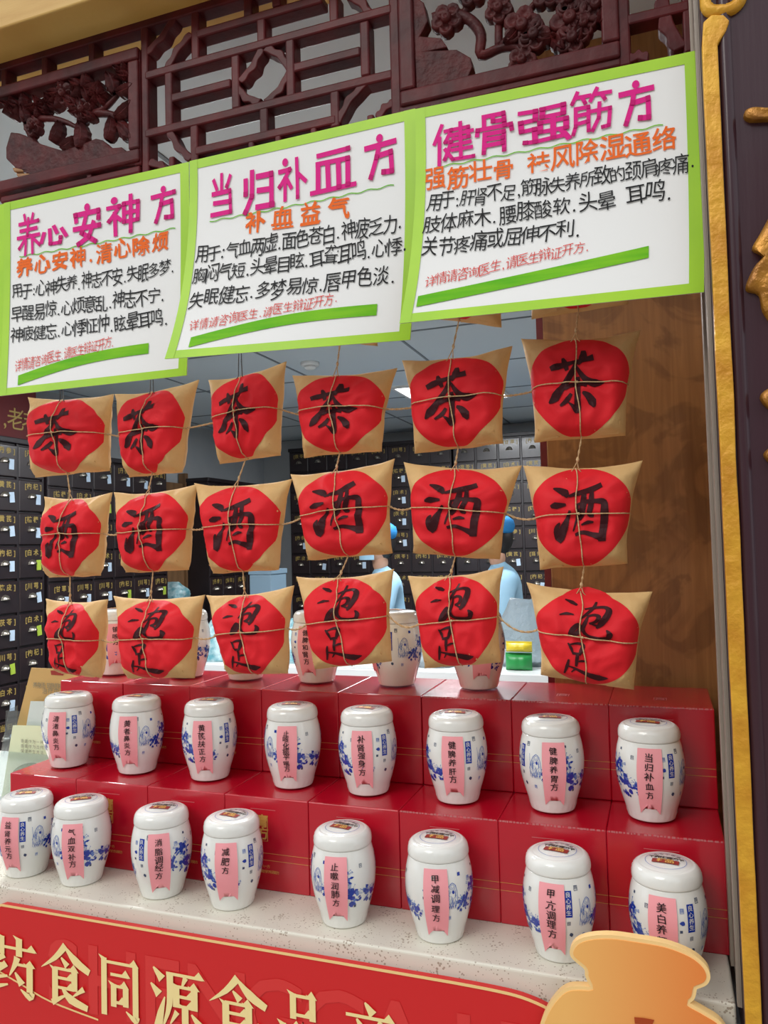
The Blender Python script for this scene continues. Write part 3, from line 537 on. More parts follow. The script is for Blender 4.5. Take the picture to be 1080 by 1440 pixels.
# ------------------------------------------------------------------ handwritten signs
def make_sign(TL, TR, BR, BL, yt, ybl, ybr, label, content, name='handwritten_sign', bow=2.4, widefrac=None):
    ptl, ptr = P(*TL, yt), P(*TR, yt); pbr, pbl = P(*BR, ybr), P(*BL, ybl)
    org = (ptl+ptr+pbr+pbl)/4
    t = tag(empty(name, org), label, 'sign', 'handwritten card signs')
    def S(u, v, off=0.0):
        # straight hang plus a curl that grows towards the bottom corners
        L0 = ptl+Vector((0, 0, (pbl.z-ptl.z)*v)); L0 = L0+Vector((pbl.x-ptl.x, pbl.y-ptl.y, 0))*v**bow
        R0 = ptr+Vector((0, 0, (pbr.z-ptr.z)*v)); R0 = R0+Vector((pbr.x-ptr.x, pbr.y-ptr.y, 0))*v**bow
        p = L0.lerp(R0, u); p.y += .004*sin(pi*u)*sin(pi*v)-off
        return tuple(p-org)
    W_ = (ptr-ptl).length; H_ = (ptl.z-pbl.z)
    mb = MB(); mb.grid(lambda u, v: S(u, v, 0), 16, 16, flip=False); mb.grid(lambda u, v: S(u, v, -.0012), 16, 16, flip=True); mb.build('card', 'paper', t, True)
    bw = .0155
    for a in range(4):
        mb = MB()
        if a == 0: fn = lambda u, v: S(u, v*bw/H_, .0008)
        if a == 1: fn = lambda u, v: S(u, 1-v*bw/H_*.9, .0008)
        if a == 2: fn = lambda u, v: S(u*bw/W_, v, .0012)
        if a == 3: fn = lambda u, v: S(1-u*bw/W_*1.15, v, .0012)
        mb.grid(fn, 16 if a < 2 else 1, 1 if a < 2 else 16, flip=(a in (1, 3))); mb.build('tape_strip', 'tape', t, True)
    if content: content(t, S, W_, H_)
    return t, S, W_, H_
def writer(title, sub, lines, note, stripe, waves):
    def go(t, S, W_, H_):
        rnd = random.Random(len(title)*7+len(sub))
        # layout space in u,v ; heights given as fractions of H_
        asp = W_/H_
        mb = MB()
        for ch, u, v, wu, hv in title:
            f = lambda x, y, u=u, v=v, wu=wu, hv=hv: S(u+(x/10-.5)*wu, v+(y/10-.5)*hv, .0016)
            for k, st in enumerate(BLK[ch]):
                dot = (k == 0 and ch in '方补安神')
                jit = [(x+rnd.uniform(-.15, .15), y+rnd.uniform(-.15, .15)) for x, y in st]
                wdt = 1.75 if dot else (1.35 if len(BLK[ch]) < 6 else (1.15 if len(BLK[ch]) < 9 else .95))
                if dot:
                    c = jit[0]; pts = [(c[0]+1.0*cos(2*pi*i/12), c[1]+.7+1.0*sin(2*pi*i/12)) for i in range(12)]; mb.add([f(*p) for p in pts], [tuple(range(12))], 0)
                else:
                    off = .00025*k
                    f2 = lambda x, y, u=u, v=v, wu=wu, hv=hv, off=off: S(u+(x/10-.5)*wu, v+(y/10-.5)*hv, .0016+off*.3)
                    for a, b in zip(jit[:-1], jit[1:]):
                        dx, dy = b[0]-a[0], b[1]-a[1]; l = math.hypot(dx, dy) or 1; e = wdt*.42
                        a2 = (a[0]-dx/l*e, a[1]-dy/l*e); b2 = (b[0]+dx/l*e, b[1]+dy/l*e)
                        ribbon(mb, [a2, b2], wdt, f2, 0, 2)
                        # darker overlap where strokes end on one another
                        if len(jit) > 2 or rnd.random() < .35:
                            c_ = b; ribbon(mb, [(c_[0]-dx/l*wdt*.45, c_[1]-dy/l*wdt*.45), (c_[0]+dx/l*wdt*.45, c_[1]+dy/l*wdt*.45)], wdt*.95, lambda x, y, u=u, v=v, wu=wu, hv=hv: S(u+(x/10-.5)*wu, v+(y/10-.5)*hv, .0028), 1, 1)
        mb.build('title_lettering', ['pink', 'pink2'], t)
        (u0, v0), (u1, v1) = waves; mb = MB(); pts = [(u0+(u1-u0)*i/60, v0+(v1-v0)*i/60+.004*sin(i*1.05)) for i in range(61)]
        ribbon(mb, pts, .0045, lambda a, b: S(a, b, .0014), 0, 1); mb.build('wavy_underline', 'marker', t)
        def line(txt, u0, v0, u1, v1, h, m, name, bold, jit, wide=1.0):
            mb = MB(); n = sum(.45 if c in '.,:' else (.5 if c == ' ' else 1) for c in txt); step = (u1-u0)/n
            fn = lambda s_, y: S(u0+s_, v0+(v1-v0)*(s_/(u1-u0))-y, .0016)
            # glyph units: width in u must be h/asp
            class F: pass
            pos = 0.0
            for ch in txt:
                if ch == ' ': pos += step*.5; continue
                vs, fs, wd, _ = glyph(ch, bold); adv = step*(.45 if ch in '.,:' else 1)
                a = rnd.uniform(-jit, jit); sh = rnd.uniform(-jit, jit*1.5); kx = min(h/asp, step*1.0)*wide*rnd.uniform(.9, 1.04); ky = h*rnd.uniform(.86, 1.1); dy = rnd.uniform(-.1, .1)*h
                out = []
                for x, y in vs:
                    x2 = x+sh*y; X, Y = x2*cos(a)-y*sin(a), x2*sin(a)+y*cos(a); out.append(fn(pos+adv/2+X*kx, Y*ky+dy))
                mb.add(out, fs, 0); pos += adv
            mb.build(name, m, t)
        line(*sub[:5], sub[5]*.9, 'orange', 'subtitle_lettering', .012, .03)
        if len(sub[0]) < 11: line(sub[0], sub[1]+.003, sub[2]+.004, sub[3]+.003, sub[4]+.004, sub[5]*.9, 'orange', 'subtitle_lettering', .004, .05)
        for L_ in lines: line(*L_[:5], L_[5]*.88, 'black', 'body_lettering', .0, .09, .9)
        line(*note, 'rednote', 'note_lettering', -.006, .10, .85)
        (u0, v0), (u1, v1), arc, th = stripe; mb = MB()
        pts = [(u0+(u1-u0)*i/20, v0+(v1-v0)*i/20-arc*sin(pi*i/20)) for i in range(21)]
        mb.grid(lambda a, b: S(u0+(u1-u0)*a, v0+(v1-v0)*a-arc*sin(pi*a)+(b-.5)*th, .0012), 20, 1); mb.build('marker_stripe', 'marker', t)
    return go
s3 = writer([('健', .145, .190, .155, .175), ('骨', .300, .176, .145, .168), ('强', .475, .180, .185, .158), ('筋', .645, .162, .145, .178), ('方', .795, .165, .125, .175)],
    ('强筋壮骨 祛风除湿通络', .035, .352, .925, .352, .088),
    [('用于:肝肾不足,筋脉失养所致的颈肩疼痛.', .05, .455, .98, .46, .072), ('肢体麻木.腰膝酸软.头晕 耳鸣.', .04, .555, .91, .565, .078), ('关节疼痛或屈伸不利.', .04, .665, .61, .665, .078)],
    ('详情请咨询医生,请医生辩证开方.', .07, .825, .64, .745, .046), ((.05, .905), (.83, .805), .0, .05), ((.08, .285), (.88, .28)))
s2 = writer([('当', .155, .205, .12, .20), ('归', .325, .215, .15, .20), ('补', .475, .195, .13, .19), ('血', .655, .195, .185, .19), ('方', .855, .175, .14, .185)],
    ('补血益气', .25, .365, .74, .385, .095),
    [('用于:气血两虚.面色苍白.神疲乏力.', .045, .49, .95, .49, .082), ('胸闷气短.头晕目眩.耳聋耳鸣.心悸.', .045, .60, .97, .59, .082), ('失眠健忘.多梦易惊.唇甲色淡.', .045, .715, .93, .715, .082)],
    ('详情请咨询医生.请医生辩证开方.', .07, .85, .70, .785, .046), ((.09, .925), (.86, .855), .03, .05), ((.1, .32), (.91, .315)))
s1 = writer([('养', .145, .185, .135, .20), ('心', .285, .205, .16, .13), ('安', .47, .195, .155, .19), ('神', .665, .185, .18, .175), ('方', .87, .175, .135, .165)],
    ('养心安神.清心除烦', .07, .355, .90, .355, .085),
    [('用于:心神失养.神志不安.失眠多梦.', .05, .475, .93, .49, .075), ('早醒易惊.心烦意乱.神志不宁.', .05, .59, .88, .61, .078), ('神疲健忘.心悸怔忡.眩晕耳鸣.', .05, .70, .90, .72, .08)],
    ('详情请咨询医生.请医生辩证开方.', .08, .865, .62, .80, .05), ((.10, .93), (.80, .85), .025, .05), ((.09, .29), (.93, .30)))
make_sign((-150, 325), (9, 286), (3, 552), (-165, 592), 1.130, 1.10, 1.10, 'white card sign with lime tape border cut off at the left edge', None)
make_sign((6, 286), (266, 228), (263, 528), (0, 557), 1.115, 1.078, 1.115, 'lime bordered white sign with pink title and wavy line, leftmost of three', s1)
make_sign((267, 227), (584, 153), (577, 478), (232, 505), 1.100, 1.045, 1.10, 'lime bordered white sign titled with four pink characters, middle sign', s2)
make_sign((584, 154), (982, 71), (990, 411), (562, 455), 1.086, 1.045, 1.075, 'largest lime bordered white sign, beside the gilt column edge', s3)
# ------------------------------------------------------------------ hanging herb packages
YP = 1.20
PK = {}
def package(corners, chars, label, seed, peak=0, group='red and kraft herb packages hanging on twine'):
    TL, TR, BR, BL = [P(*c, YP) for c in corners]; org = (TL+TR+BR+BL)/4; rnd = random.Random(seed)
    TL, TR, BR, BL = TL-org, TR-org, BR-org, BL-org
    T = .040; sd = Vector((seed*3.1, seed*1.7, 0))
    def base(u, v):
        a, b = 2*u-1, 2*v-1
        p = (TL*(1-u)+TR*u)*(1-v)+(BL*(1-u)+BR*u)*v
        w_ = (TR-TL).length; h = (TL-BL).length
        p = p+Vector((-a*w_*.035*(1-b*b), 0, -(1-abs(a)**2)*h*.05*(b < 0)*(b*b) ))
        return p
    def S(u, v, off=0.0, side=-1):
        uc, vc = min(max(u, 0), 1), v; a, b = 2*uc-1, max(-1, min(1, 2*v-1)); p = base(uc, v)
        t = T*(1-abs(a)**6)**.7*((1-abs(b)**2.4) if b < 0 else (1-abs(b)**7)**.75)
        pin = .10*math.exp(-((v-.52)/.03)**2)*(1 if abs(a) < .93 else 0)+.07*math.exp(-((u-.5)/.03)**2)
        t *= 1-pin
        n0 = noise.noise(Vector((u*4, v*4, 0))+sd); nz = n0*.003+(abs(noise.noise(Vector((u*5, v*5, 6))+sd))-.2)*-.010+noise.noise(Vector((u*9, v*9, 3))+sd)*.0016
        edge = min(1, 6*(1-abs(a)), 6*(1-abs(b)))
        if side < 0: p = p+Vector((0, -(t+nz*edge)-.0015-off, 0))
        else: p = p+Vector((0, (t*.75+nz*edge)+.0015, 0))
        # edge wobble of the folded paper
        p.x += .002*noise.noise(Vector((v*4, 9, 0))+sd); p.z += .002*noise.noise(Vector((u*4, 17, 0))+sd)
        return tuple(p)
    t = tag(empty('herb_package', org), label, 'package', group)
    mb = MB(); n = 36; mb.grid(lambda u, v: S(u, v), n, n, flip=False); mb.grid(lambda u, v: S(u, v, 0, 1), n, n, flip=True)
    W = n+1; fr = lambda i, j: j*W+i; bk = lambda i, j: W*W+j*W+i; fs = []
    for i in range(n): fs += [(fr(i, 0), fr(i+1, 0), bk(i+1, 0), bk(i, 0)), (fr(i, n), bk(i, n), bk(i+1, n), fr(i+1, n))]
    for j in range(n): fs += [(fr(0, j), bk(0, j), bk(0, j+1), fr(0, j+1)), (fr(n, j), fr(n, j+1), bk(n, j+1), bk(n, j))]
    mb.f += fs; mb.m += [0]*len(fs)
    wr = mb.build('kraft_wrapper', 'kraft', t, True)
    # fold flaps at the bottom corners
    for sx in (0, 1):
        mb = MB(); q = [(.06, .90), (.30, .985), (.10, .995)] if sx == 0 else [(.72, .985), (.95, .88), (.93, .99)]
        cx, cz = sum(a for a, b in q)/3, sum(b for a, b in q)/3
        top = [S(a, b, .0032) for a, b in q]; low = [S(a, b, .0004) for a, b in q]
        mb.add(top+low, [(0, 1, 2), (0, 3, 4, 1), (1, 4, 5, 2), (2, 5, 3, 0)]); mb.build('fold_flap', 'kraft', wr)
    # red paper : rounded diamond wrapped over the front
    mb = MB(); K, R_ = 72, 18; vs = [S(.5, .5, .0016)]; 
    jr = [1+.02*noise.noise(Vector((cos(2*pi*k/K)*1.5, sin(2*pi*k/K)*1.5, seed))) for k in range(K)]
    for j in range(1, R_+1):
        for k in range(K):
            a = 2*pi*k/K; c, s_ = cos(a), sin(a)
            dia = (1.24 if s_ < 0 else 1.30)/(abs(c)*(.88 if c > 0 else .95)+abs(s_)+1e-6); sq = 1/max(abs(c)/.985, abs(s_)/.975)
            r_ = min((dia**-9+sq**-9)**(-1/9)*1.03*jr[k], sq)
            if peak and s_ < 0 and abs(c) < .42: r_ = r_+.17*(1-abs(c)/.42)
            r_ *= j/R_; vs.append(S(.5+.5*r_*c, .5+.5*r_*s_, .0009+.0008*(j < R_)))
    fs = [(0, 1+(k+1) % K, 1+k) for k in range(K)]
    for j in range(R_-1):
        for k in range(K): fs.append((1+j*K+k, 1+j*K+(k+1) % K, 1+(j+1)*K+(k+1) % K, 1+(j+1)*K+k))
    mb.add(vs, fs); rp_ = mb.build('red_label', 'redpaper', t, True)
    mb = MB()
    if len(chars) == 1: brush(mb, chars, lambda x, y: S(.215+x/100*.565, .20+y/100*.575, .0030))
    else:
        brush(mb, chars[0], lambda x, y: S(.27+x/100*.47, .10+y/100*.40, .0030)); brush(mb, chars[1], lambda x, y: S(.27+x/100*.46, .545+y/100*.38, .0030))
    mb.build('brush_lettering', 'ink', rp_)
    # crossed twine
    mb = MB(); vx = .485+rnd.uniform(-.02, .02); hz = .49+rnd.uniform(-.02, .02)
    mb.tube([S(vx-.03+.07*i/20+.015*sin(i*.5), i/20, .0044) for i in range(21)], .00095, 5); mb.tube([S(i/20, hz+.03*abs(i/20-.47), .0052) for i in range(21)], .00095, 5)
    mb.tube([S(vx-.03+.07*i/12, i/12, 0, 1) for i in range(13)], .0011, 5); mb.tube([S(i/12, hz+.02, 0, 1) for i in range(13)], .0011, 5)
    kx = Vector(S(vx+.005, hz+.0, .0060)); mb.tube([kx+Vector((-.002, 0, .001)), kx, kx+Vector((.002, 0, -.001))], [.001, .0022, .001], 6)
    mb.build('twine_tie', 'twine', t, True)
    W3 = lambda q: Vector(q)+org
    return dict(top=W3(S(vx-.03, .03, .002)), bot=W3(S(vx+.04, .985, .002)), l=W3(S(.0, hz+.015, .001)), r=W3(S(1, hz+.015, .001)), topc=(TL+TR)/2+org, org=org)
rows = [
 ('茶', [((40,558),(160,554),(154,662),(50,671)), ((161,554),(279,535),(256,665),(182,671)), ((294,535),(403,508),(394,640),(309,653)), ((411,527),(558,517),(537,634),(428,643)), ((566,507),(721,487),(707,624),(583,638)), ((733,476),(901,465),(880,613),(752,622))]),
 ('酒', [((63,698),(158,693),(141,810),(69,812)), ((161,693),(279,681),(266,802),(178,806)), ((274,680),(411,673),(392,801),(300,807)), ((409,667),(555,645),(552,778),(434,788)), ((568,650),(734,655),(703,787),(581,778)), ((736,654),(904,647),(881,792),(758,801))]),
 ('泡足', [((65,842),(152,842),(143,953),(86,946)), ((160,838),(288,836),(274,953),(180,954)), ((290,837),(413,823),(405,947),(322,948)), ((417,811),(554,800),(551,930),(443,941)), ((574,810),(708,796),(704,931),(597,940)), ((741,819),(918,832),(892,970),(761,949))])]
ordn = ['first', 'second', 'third', 'fourth', 'fifth', 'sixth']
rown = ['top row marked with the tea character', 'middle row marked with the wine character', 'bottom row marked with two foot-soak characters']
G = {}
for r, (ch, cs) in enumerate(rows):
    for c, q in enumerate(cs):
        G[r, c] = package(q, ch, 'red and kraft package, %s from left in the %s' % (ordn[c], rown[r]), r*6+c+1, peak=(r == 2 and c == 5))
G[-1, 5] = package(((722,300),(900,290),(884,427),(748,449)), '茶', 'kraft package mostly hidden behind the largest sign, above the sixth column', 31)
G[-1, 4] = package(((575,320),(716,330),(704,460),(592,445)), '茶', 'kraft package whose corner shows below the largest sign, fifth column', 32)
G[-1, 3] = package(((420,350),(540,342),(531,487),(434,472)), '茶', 'kraft package almost wholly behind the middle sign, fourth column', 33)
# vertical twines, one per column, and cords linking the rows
def sag(a, b, s_, n=8, wob=.0):
    return [a.lerp(b, i/n)+Vector((wob*sin(i*2.3), 0, -s_*4*(i/n)*(1-i/n))) for i in range(n+1)]
for c in range(6):
    t = tag(empty('hanging_twine', (G[0, c]['top'].x, YP, CAMZ+.3)), 'vertical jute twine holding the %s column of packages from the left' % ordn[c], 'twine', 'vertical twines between the packages')
    o0 = t.location.copy()
    r0 = -1 if (-1, c) in G else 0
    for r in range(r0, 3):
        top = G[r, c]['top']
        if r == r0: a = Vector((top.x-.002, YP, CAMZ+.70)); st = 'black'
        else: a = G[r-1, c]['bot']
        mb = MB(); m = a.lerp(top, .68)
        for s_ in (-1, 1):
            mb.tube([a-o0]+[a.lerp(m, k/6)+Vector((.0009*s_*cos(k*1.6), .0009*s_*sin(k*1.6), 0))-o0 for k in range(1, 7)]+[top+Vector((.004*s_, .000, .002))-o0, top+Vector((.009*s_, -.001, -.004))-o0], .00085, 5)
        mb.tube([m-o0+Vector((0, 0, .004)), m-o0, m-o0-Vector((0, 0, .004))], [.0012, .0026, .0012], 6)
        mb.build('twine_segment', 'twine' if r > r0 or r0 < 0 else 'blacktie', t, True)
for r in range(3):
    t = tag(empty('linking_cord', (G[r, 2]['l'].x, YP, G[r, 2]['l'].z)), 'slack jute cord linking the packages of the %s row side to side' % ['tea', 'wine', 'foot-soak'][r], 'twine', 'horizontal cords between the packages')
    o0 = t.location.copy()
    for c in range(5):
        a, b = G[r, c]['r'], G[r, c+1]['l']; s_ = [.001, .004, .010][r]*(1.2 if c > 2 else .6); mb = MB()
        if (b-a).length < .004: continue
        ps = sag(a, b, s_, 12)
        for q in (-1, 1): mb.tube([p+Vector((0, .0011*q*cos(i*1.5), .0011*q*sin(i*1.5)))-o0 for i, p in enumerate(ps)], .0010, 5)
        mb.build('twine_segment', 'twine', t, True)
# ------------------------------------------------------------------ red gift boxes
BW, BH, BD = .1615, .1568, .182
BX0 = .069-8*.162
def box_mesh():
    mb = MB(); mb.box((-BW/2, 0, 0), (BW/2, BD, BH)); b = mb.build('carton', 'boxred', None, bevel=.0018, seg=2)
    prt = MB(); y = -.0005
    fr = lambda x, z: (-BW/2+x*BW, y, BH-z*BH)
    x0, x1, z0, z1 = .40, .52, .20, .47
    for q in ([(x0, z0), (x1, z0), (x1, z1), (x0, z1), (x0, z0)],): ribbon(prt, q, .009, fr, 0, 1)
    for i, ch in enumerate('膏方'):
        put_text(prt, ch, lambda s_, t_, i=i: fr(.46+(s_)-.05, .27+i*.13-t_), .10, .11, bold=.02, jit=0)
    for z in (.60, .675): ribbon(prt, [(.005, z), (.995, z)], .004, fr, 0, 1)
    put_text(prt, '八一方', lambda s_, t_: fr(.44+s_, .745-t_), .034, .03, jit=0)
    put_text(prt, '中国膏方的专调膏方', lambda s_, t_: fr(.38+s_, .80-t_), .030, .028, jit=0)
    ribbon(prt, [(.32, .13), (.62, .13)], .006, fr, 1, 1)
    p = prt.build('front_print', ['gold', 'boxedge'])
    e = MB()
    rr = random.Random(3)
    for s0, s1 in ((.02, .30), (.33, .62), (.66, .98)):
        x = s0
        while x < s1:
            dx = rr.uniform(.01, .03); zz = rr.uniform(.0004, .0013); e.box((-BW/2+x*BW, -.0006, BH-.001-zz), (-BW/2+min(x+dx, s1)*BW, .0004, BH+.0003)); x += dx+rr.uniform(.002, .02)
    e = e.build('worn_edge', 'boxedge')
    f = MB(); f.box((-.052, -.0003, BH-.0006), (-.022, .004, BH+.0005)); f = f.build('tuck_tab', 'boxred')
    s = MB(); fr2 = lambda x, z: (x*.02, BD*.35+z*.02, BH+.0005)
    ribbon(s, [(-.5, -.5), (.5, -.5), (.5, .5), (-.5, .5), (-.5, -.5)], .06, fr2, 0, 1); put_text(s, '膏', lambda a, b_: fr2(a-.4, b_), .8, .8, jit=0); s = s.build('top_seal', 'boxedge')
    return b, p, e, f, s
BM = box_mesh()
first = True
for tier in (0, 1):
    for i in range(8):
        x = BX0+.162*(i+.5)+random.uniform(-.0004, .0004); y = 1.200 if tier == 0 else 1.337+random.uniform(-.001, .001); z = CT+tier*(BH+.0006)
        t = tag(empty('gift_box', (x, y, z)), 'glossy red gift box, %s tier of the stack, %s' % (['lower', 'upper'][tier], ['leftmost', 'second from left', 'third from left', 'fourth from left', 'fourth from right', 'third from right', 'second from right', 'rightmost beside the jamb'][i]), 'gift box', 'red gift boxes in two tiers')
        for k, b in enumerate(BM):
            if k == 4 and (tier == 0 or i < 6): continue
            if k == 2 and i < 5: continue
            if first: b.parent = t
            else:
                cpy = b.copy(); COL.objects.link(cpy); cpy.parent = t
        first = False
BM[2].parent = None
for b in BM:                                          # masters that were not used by the first box
    if b.parent is None or (b in (BM[2], BM[4]) and first is False and b.parent and b.parent.name == 'gift_box'):
        bpy.data.objects.remove(b)
# ------------------------------------------------------------------ porcelain jars
prof = [(.030, 0), (.0345, .001), (.0358, .006), (.0385, .016), (.0435, .032), (.0485, .052), (.0510, .072), (.0508, .088), (.0486, .104), (.0458, .1155), (.0450, .1190)]
def jr(z):
    for (r0, z0), (r1, z1) in zip(prof[1:-1], prof[2:]):
        if z0 <= z <= z1: return r0+(r1-r0)*(z-z0)/(z1-z0)
    return prof[1][0] if z < .001 else .0450
def fine(p, k=3):
    q, w_ = smoothpts([(a, b) for a, b in p], [1]*len(p), k); return [(max(a, .001), b) for a, b in q]
JP = fine(prof)
def jrr(z):
    for (r0, z0), (r1, z1) in zip(JP[:-1], JP[1:]):
        if z0 <= z <= z1 and z1 > z0: return r0+(r1-r0)*(z-z0)/(z1-z0)
    return .0450
def jmap(ang, off=.0005):        # print space: s = arc length from ang (m), z height -> point ; increasing s runs to the right seen from outside
    return lambda s_, z: ((jrr(z)+off)*cos(ang+s_/.050), (jrr(z)+off)*sin(ang+s_/.050), z)
def jar_parts():
    mod = lambda t, z, r: (.0011*max(0, sin(24*t))**2*max(0, sin(pi*(z-.003)/.011)) if .003 < z < .014 else 0)
    mb = MB(); mb.lathe(JP, 72, mod=mod); body = mb.build('body', 'ceramic', None, True)
    lm = lambda t, z, r: (.0008*(abs(sin(16*t+z*300))+abs(sin(16*t-z*300))-1) if .121 < z < .137 and r > .04 else 0)
    lid = [(.0425, .1196), (.0452, .1197), (.0459, .1208), (.0459, .1225), (.0457, .1265), (.0451, .1310), (.0437, .1355), (.0414, .1388), (.0388, .1405), (.0366, .1412), (.0356, .1408), (.0346, .1412), (.030, .1420), (.018, .1432), (.004, .1437)]
    mb = MB(); mb.lathe(lid, 72, mod=lm); lidm = mb.build('lid', 'ceramic', None, True)
    # printed decoration round the body
    bp = MB(); rnd = random.Random(11)
    def blob(fn, cx, cz, r, mi, n=7, sq=1.0):
        ph = rnd.random()*6; bp.add([fn(cx+r*rnd.uniform(.65, 1.2)*cos(ph+2*pi*i/n), cz+r*sq*rnd.uniform(.65, 1.2)*sin(ph+2*pi*i/n)) for i in range(n)], [tuple(range(n))], mi)
    def flowers(fn, cx, cz, s_):
        s_ *= 1.18
        for k in range(11): blob(fn, cx+rnd.gauss(0, .0042)*s_, cz+rnd.gauss(0, .0048)*s_, .0030*s_, 0)
        for k in range(7):
            a = rnd.random()*2*pi; r_ = .008*s_; blob(fn, cx+r_*cos(a), cz+r_*sin(a), .0018*s_, 1, 6)
        for k in range(7):
            a = rnd.uniform(pi, 2*pi); x, z = cx+.008*s_*cos(a), cz+.008*s_*sin(a); x2, z2 = x+.006*s_*cos(a+.4), z+.005*s_*sin(a+.4)
            ribbon(bp, [(x, z), ((x+x2)/2, (z+z2)/2), (x2, z2)], [.0003, .0026*s_, .0002], fn, 0, 2)
        for k in range(8):
            a = rnd.uniform(0, pi); x2, z2 = cx+.014*s_*cos(a), cz+.012*s_*sin(a); ribbon(bp, [(cx+.006*s_*cos(a), cz+.006*s_*sin(a)), (x2, z2)], .0004, fn, 1, 2); blob(fn, x2, z2, .0009, 1, 5)
    def seal(fn, cx, cz, r, mi, solid):
        if solid:
            bp.add([fn(cx-r, cz-r), fn(cx+r, cz-r), fn(cx+r, cz+r), fn(cx-r, cz+r)], [(0, 1, 2, 3)], mi)
            return
        q = [(cx-r, cz-r*1.2), (cx+r, cz-r*1.2), (cx+r, cz+r*1.2), (cx-r, cz+r*1.2), (cx-r, cz-r*1.2)]; ribbon(bp, q, r*.28, fn, mi, 1)
        put_text(bp, rnd.choice('寿福安康'), lambda a, b: fn(cx-r*.8+a, cz+b), r*1.6, r*1.7, mi, jit=0)
    def sage(fn, cx, cz):
        body_ = [(-.008, -.016), (-.010, -.006), (-.007, .004), (-.003, .012), (.002, .016), (.007, .012), (.009, .003), (.010, -.008), (.008, -.018)]
        ribbon(bp, [(cx+a, cz+b) for a, b in body_], .0008, fn, 1, 1)
        for k in range(34):
            x0 = rnd.uniform(-.008, .007); z0 = rnd.uniform(-.014, .008); ribbon(bp, [(cx+x0, cz+z0), (cx+x0+rnd.uniform(-.002, .002), cz+z0-.004), (cx+x0+rnd.uniform(-.003, .003), cz+z0-.009)], [.0002, .0007, .0002], fn, 1, 2)
        for rr in (.0045, .0025): ribbon(bp, [(cx+.002+rr*cos(t), cz+.011+rr*sin(t)) for t in [2*pi*i/14 for i in range(15)]], .0005, fn, 1, 1)
        blob(fn, cx+.003, cz+.003, .0018, 0, 8, 1.6)
        for k in range(5): ribbon(bp, [(cx-.006+k*.003, cz-.017), (cx-.005+k*.003, cz-.022)], [.0012, .0003], fn, 0, 2)
        ribbon(bp, [(cx-.010, cz+.016), (cx-.009, cz), (cx-.010, cz-.02)], .0005, fn, 1, 2)
    def plaque(fn, cx, cz):
        w_, h = .0050, .0175
        bp.add([fn(cx-w_, cz-h), fn(cx+w_, cz-h), fn(cx+w_, cz-h/3), fn(cx-w_, cz-h/3), fn(cx+w_, cz+h/3), fn(cx-w_, cz+h/3), fn(cx+w_, cz+h), fn(cx-w_, cz+h)], [(0, 1, 2, 3), (3, 2, 4, 5), (5, 4, 6, 7)], 0)
        g = lambda a, b: fn(a, b)
    plq = MB()
    for half in (0, 1):
        A = pi*half
        fn = jmap(A); fn2 = jmap(A, .0008)
        plaque(fn, 0, .088); put_text(plq, '良心养生', lambda a, b: fn2(a, .1040+b), .0080, .0058, jit=.02, vertical=True)
        seal(fn, -.012, .098, .0024, 1, False); blob(fn, -.012, .083, .0036, 0, 9, .8); seal(fn, 0, .062, .0020, 2, False); blob(fn, .004, .046, .0032, 2, 8)
        seal(fn, -.014, .072, .0018, 2, True)
        seal(fn, .012, .108, .0026, 2, False); sage(fn, .026, .078); seal(fn, .024, .043, .0020, 1, False); seal(fn, .040, .104, .0024, 0, True)
        flowers(fn, .049, .062, 1.0); seal(fn, .058, .094, .0026, 1, False); flowers(fn, .070, .084, 1.05); seal(fn, .075, .107, .0018, 2, True)
        flowers(fn, .081, .056, 1.25); seal(fn, .090, .038, .0020, 2, True); seal(fn, .099, .098, .0022, 2, False); flowers(fn, .108, .054, .9)
        flowers(fn, .124, .050, .9); seal(fn, .128, .036, .0018, 2, True)
    bpo = bp.build('blue_print', ['blue', 'blue2', 'navy']); pq = plq.build('plaque_lettering', 'ceramic')
    # lid print and sample sticker
    lp_ = MB(); ztop = lambda r_: .1438-(r_/.030)**2*.0018+.0006
    f = lambda a, b: (a, b, ztop(math.hypot(a, b)))
    ribbon(lp_, [(.027*cos(2*pi*i/48), .027*sin(2*pi*i/48)) for i in range(49)], .0006, f, 1, 1)
    for k in range(7): a = pi*(.15+.7*k/6); put_text(lp_, '福寿康宁安和顺'[k], lambda s_, t_, a=a: f(.022*cos(a)+s_-.002, .022*sin(a)+t_), .004, .0052, jit=.1)
    ribbon(lp_, [(-.019, .004), (-.020, .010), (-.014, .0125), (.012, .0125), (.019, .009), (.019, .004)], .0008, f, 0, 2)
    put_text(lp_, '养生膏方', lambda s_, t_: f(-.0155+s_, .0075+t_), .0078, .0075, jit=.05, bold=.01)
    lpo = lp_.build('lid_print', ['black', 'blue2'])
    st = MB(); f2 = lambda a, b: (a, b, ztop(math.hypot(a, b))+.0004)
    st.grid(lambda u, v: f2(-.0175+.035*u, -.0115+.0125*v), 6, 3, 0, flip=True); put_text(st, '样品', lambda s_, t_: (lambda q: (q[0], q[1], q[2]+.0004))(f2(-.011+s_, -.0052+t_)), .011, .0095, 1, bold=.03, jit=.02)
    sto = st.build('sample_sticker', ['sticker', 'gold'])
    return body, lidm, bpo, pq, lpo, sto
JM = jar_parts()
for o in JM: COL.objects.unlink(o)
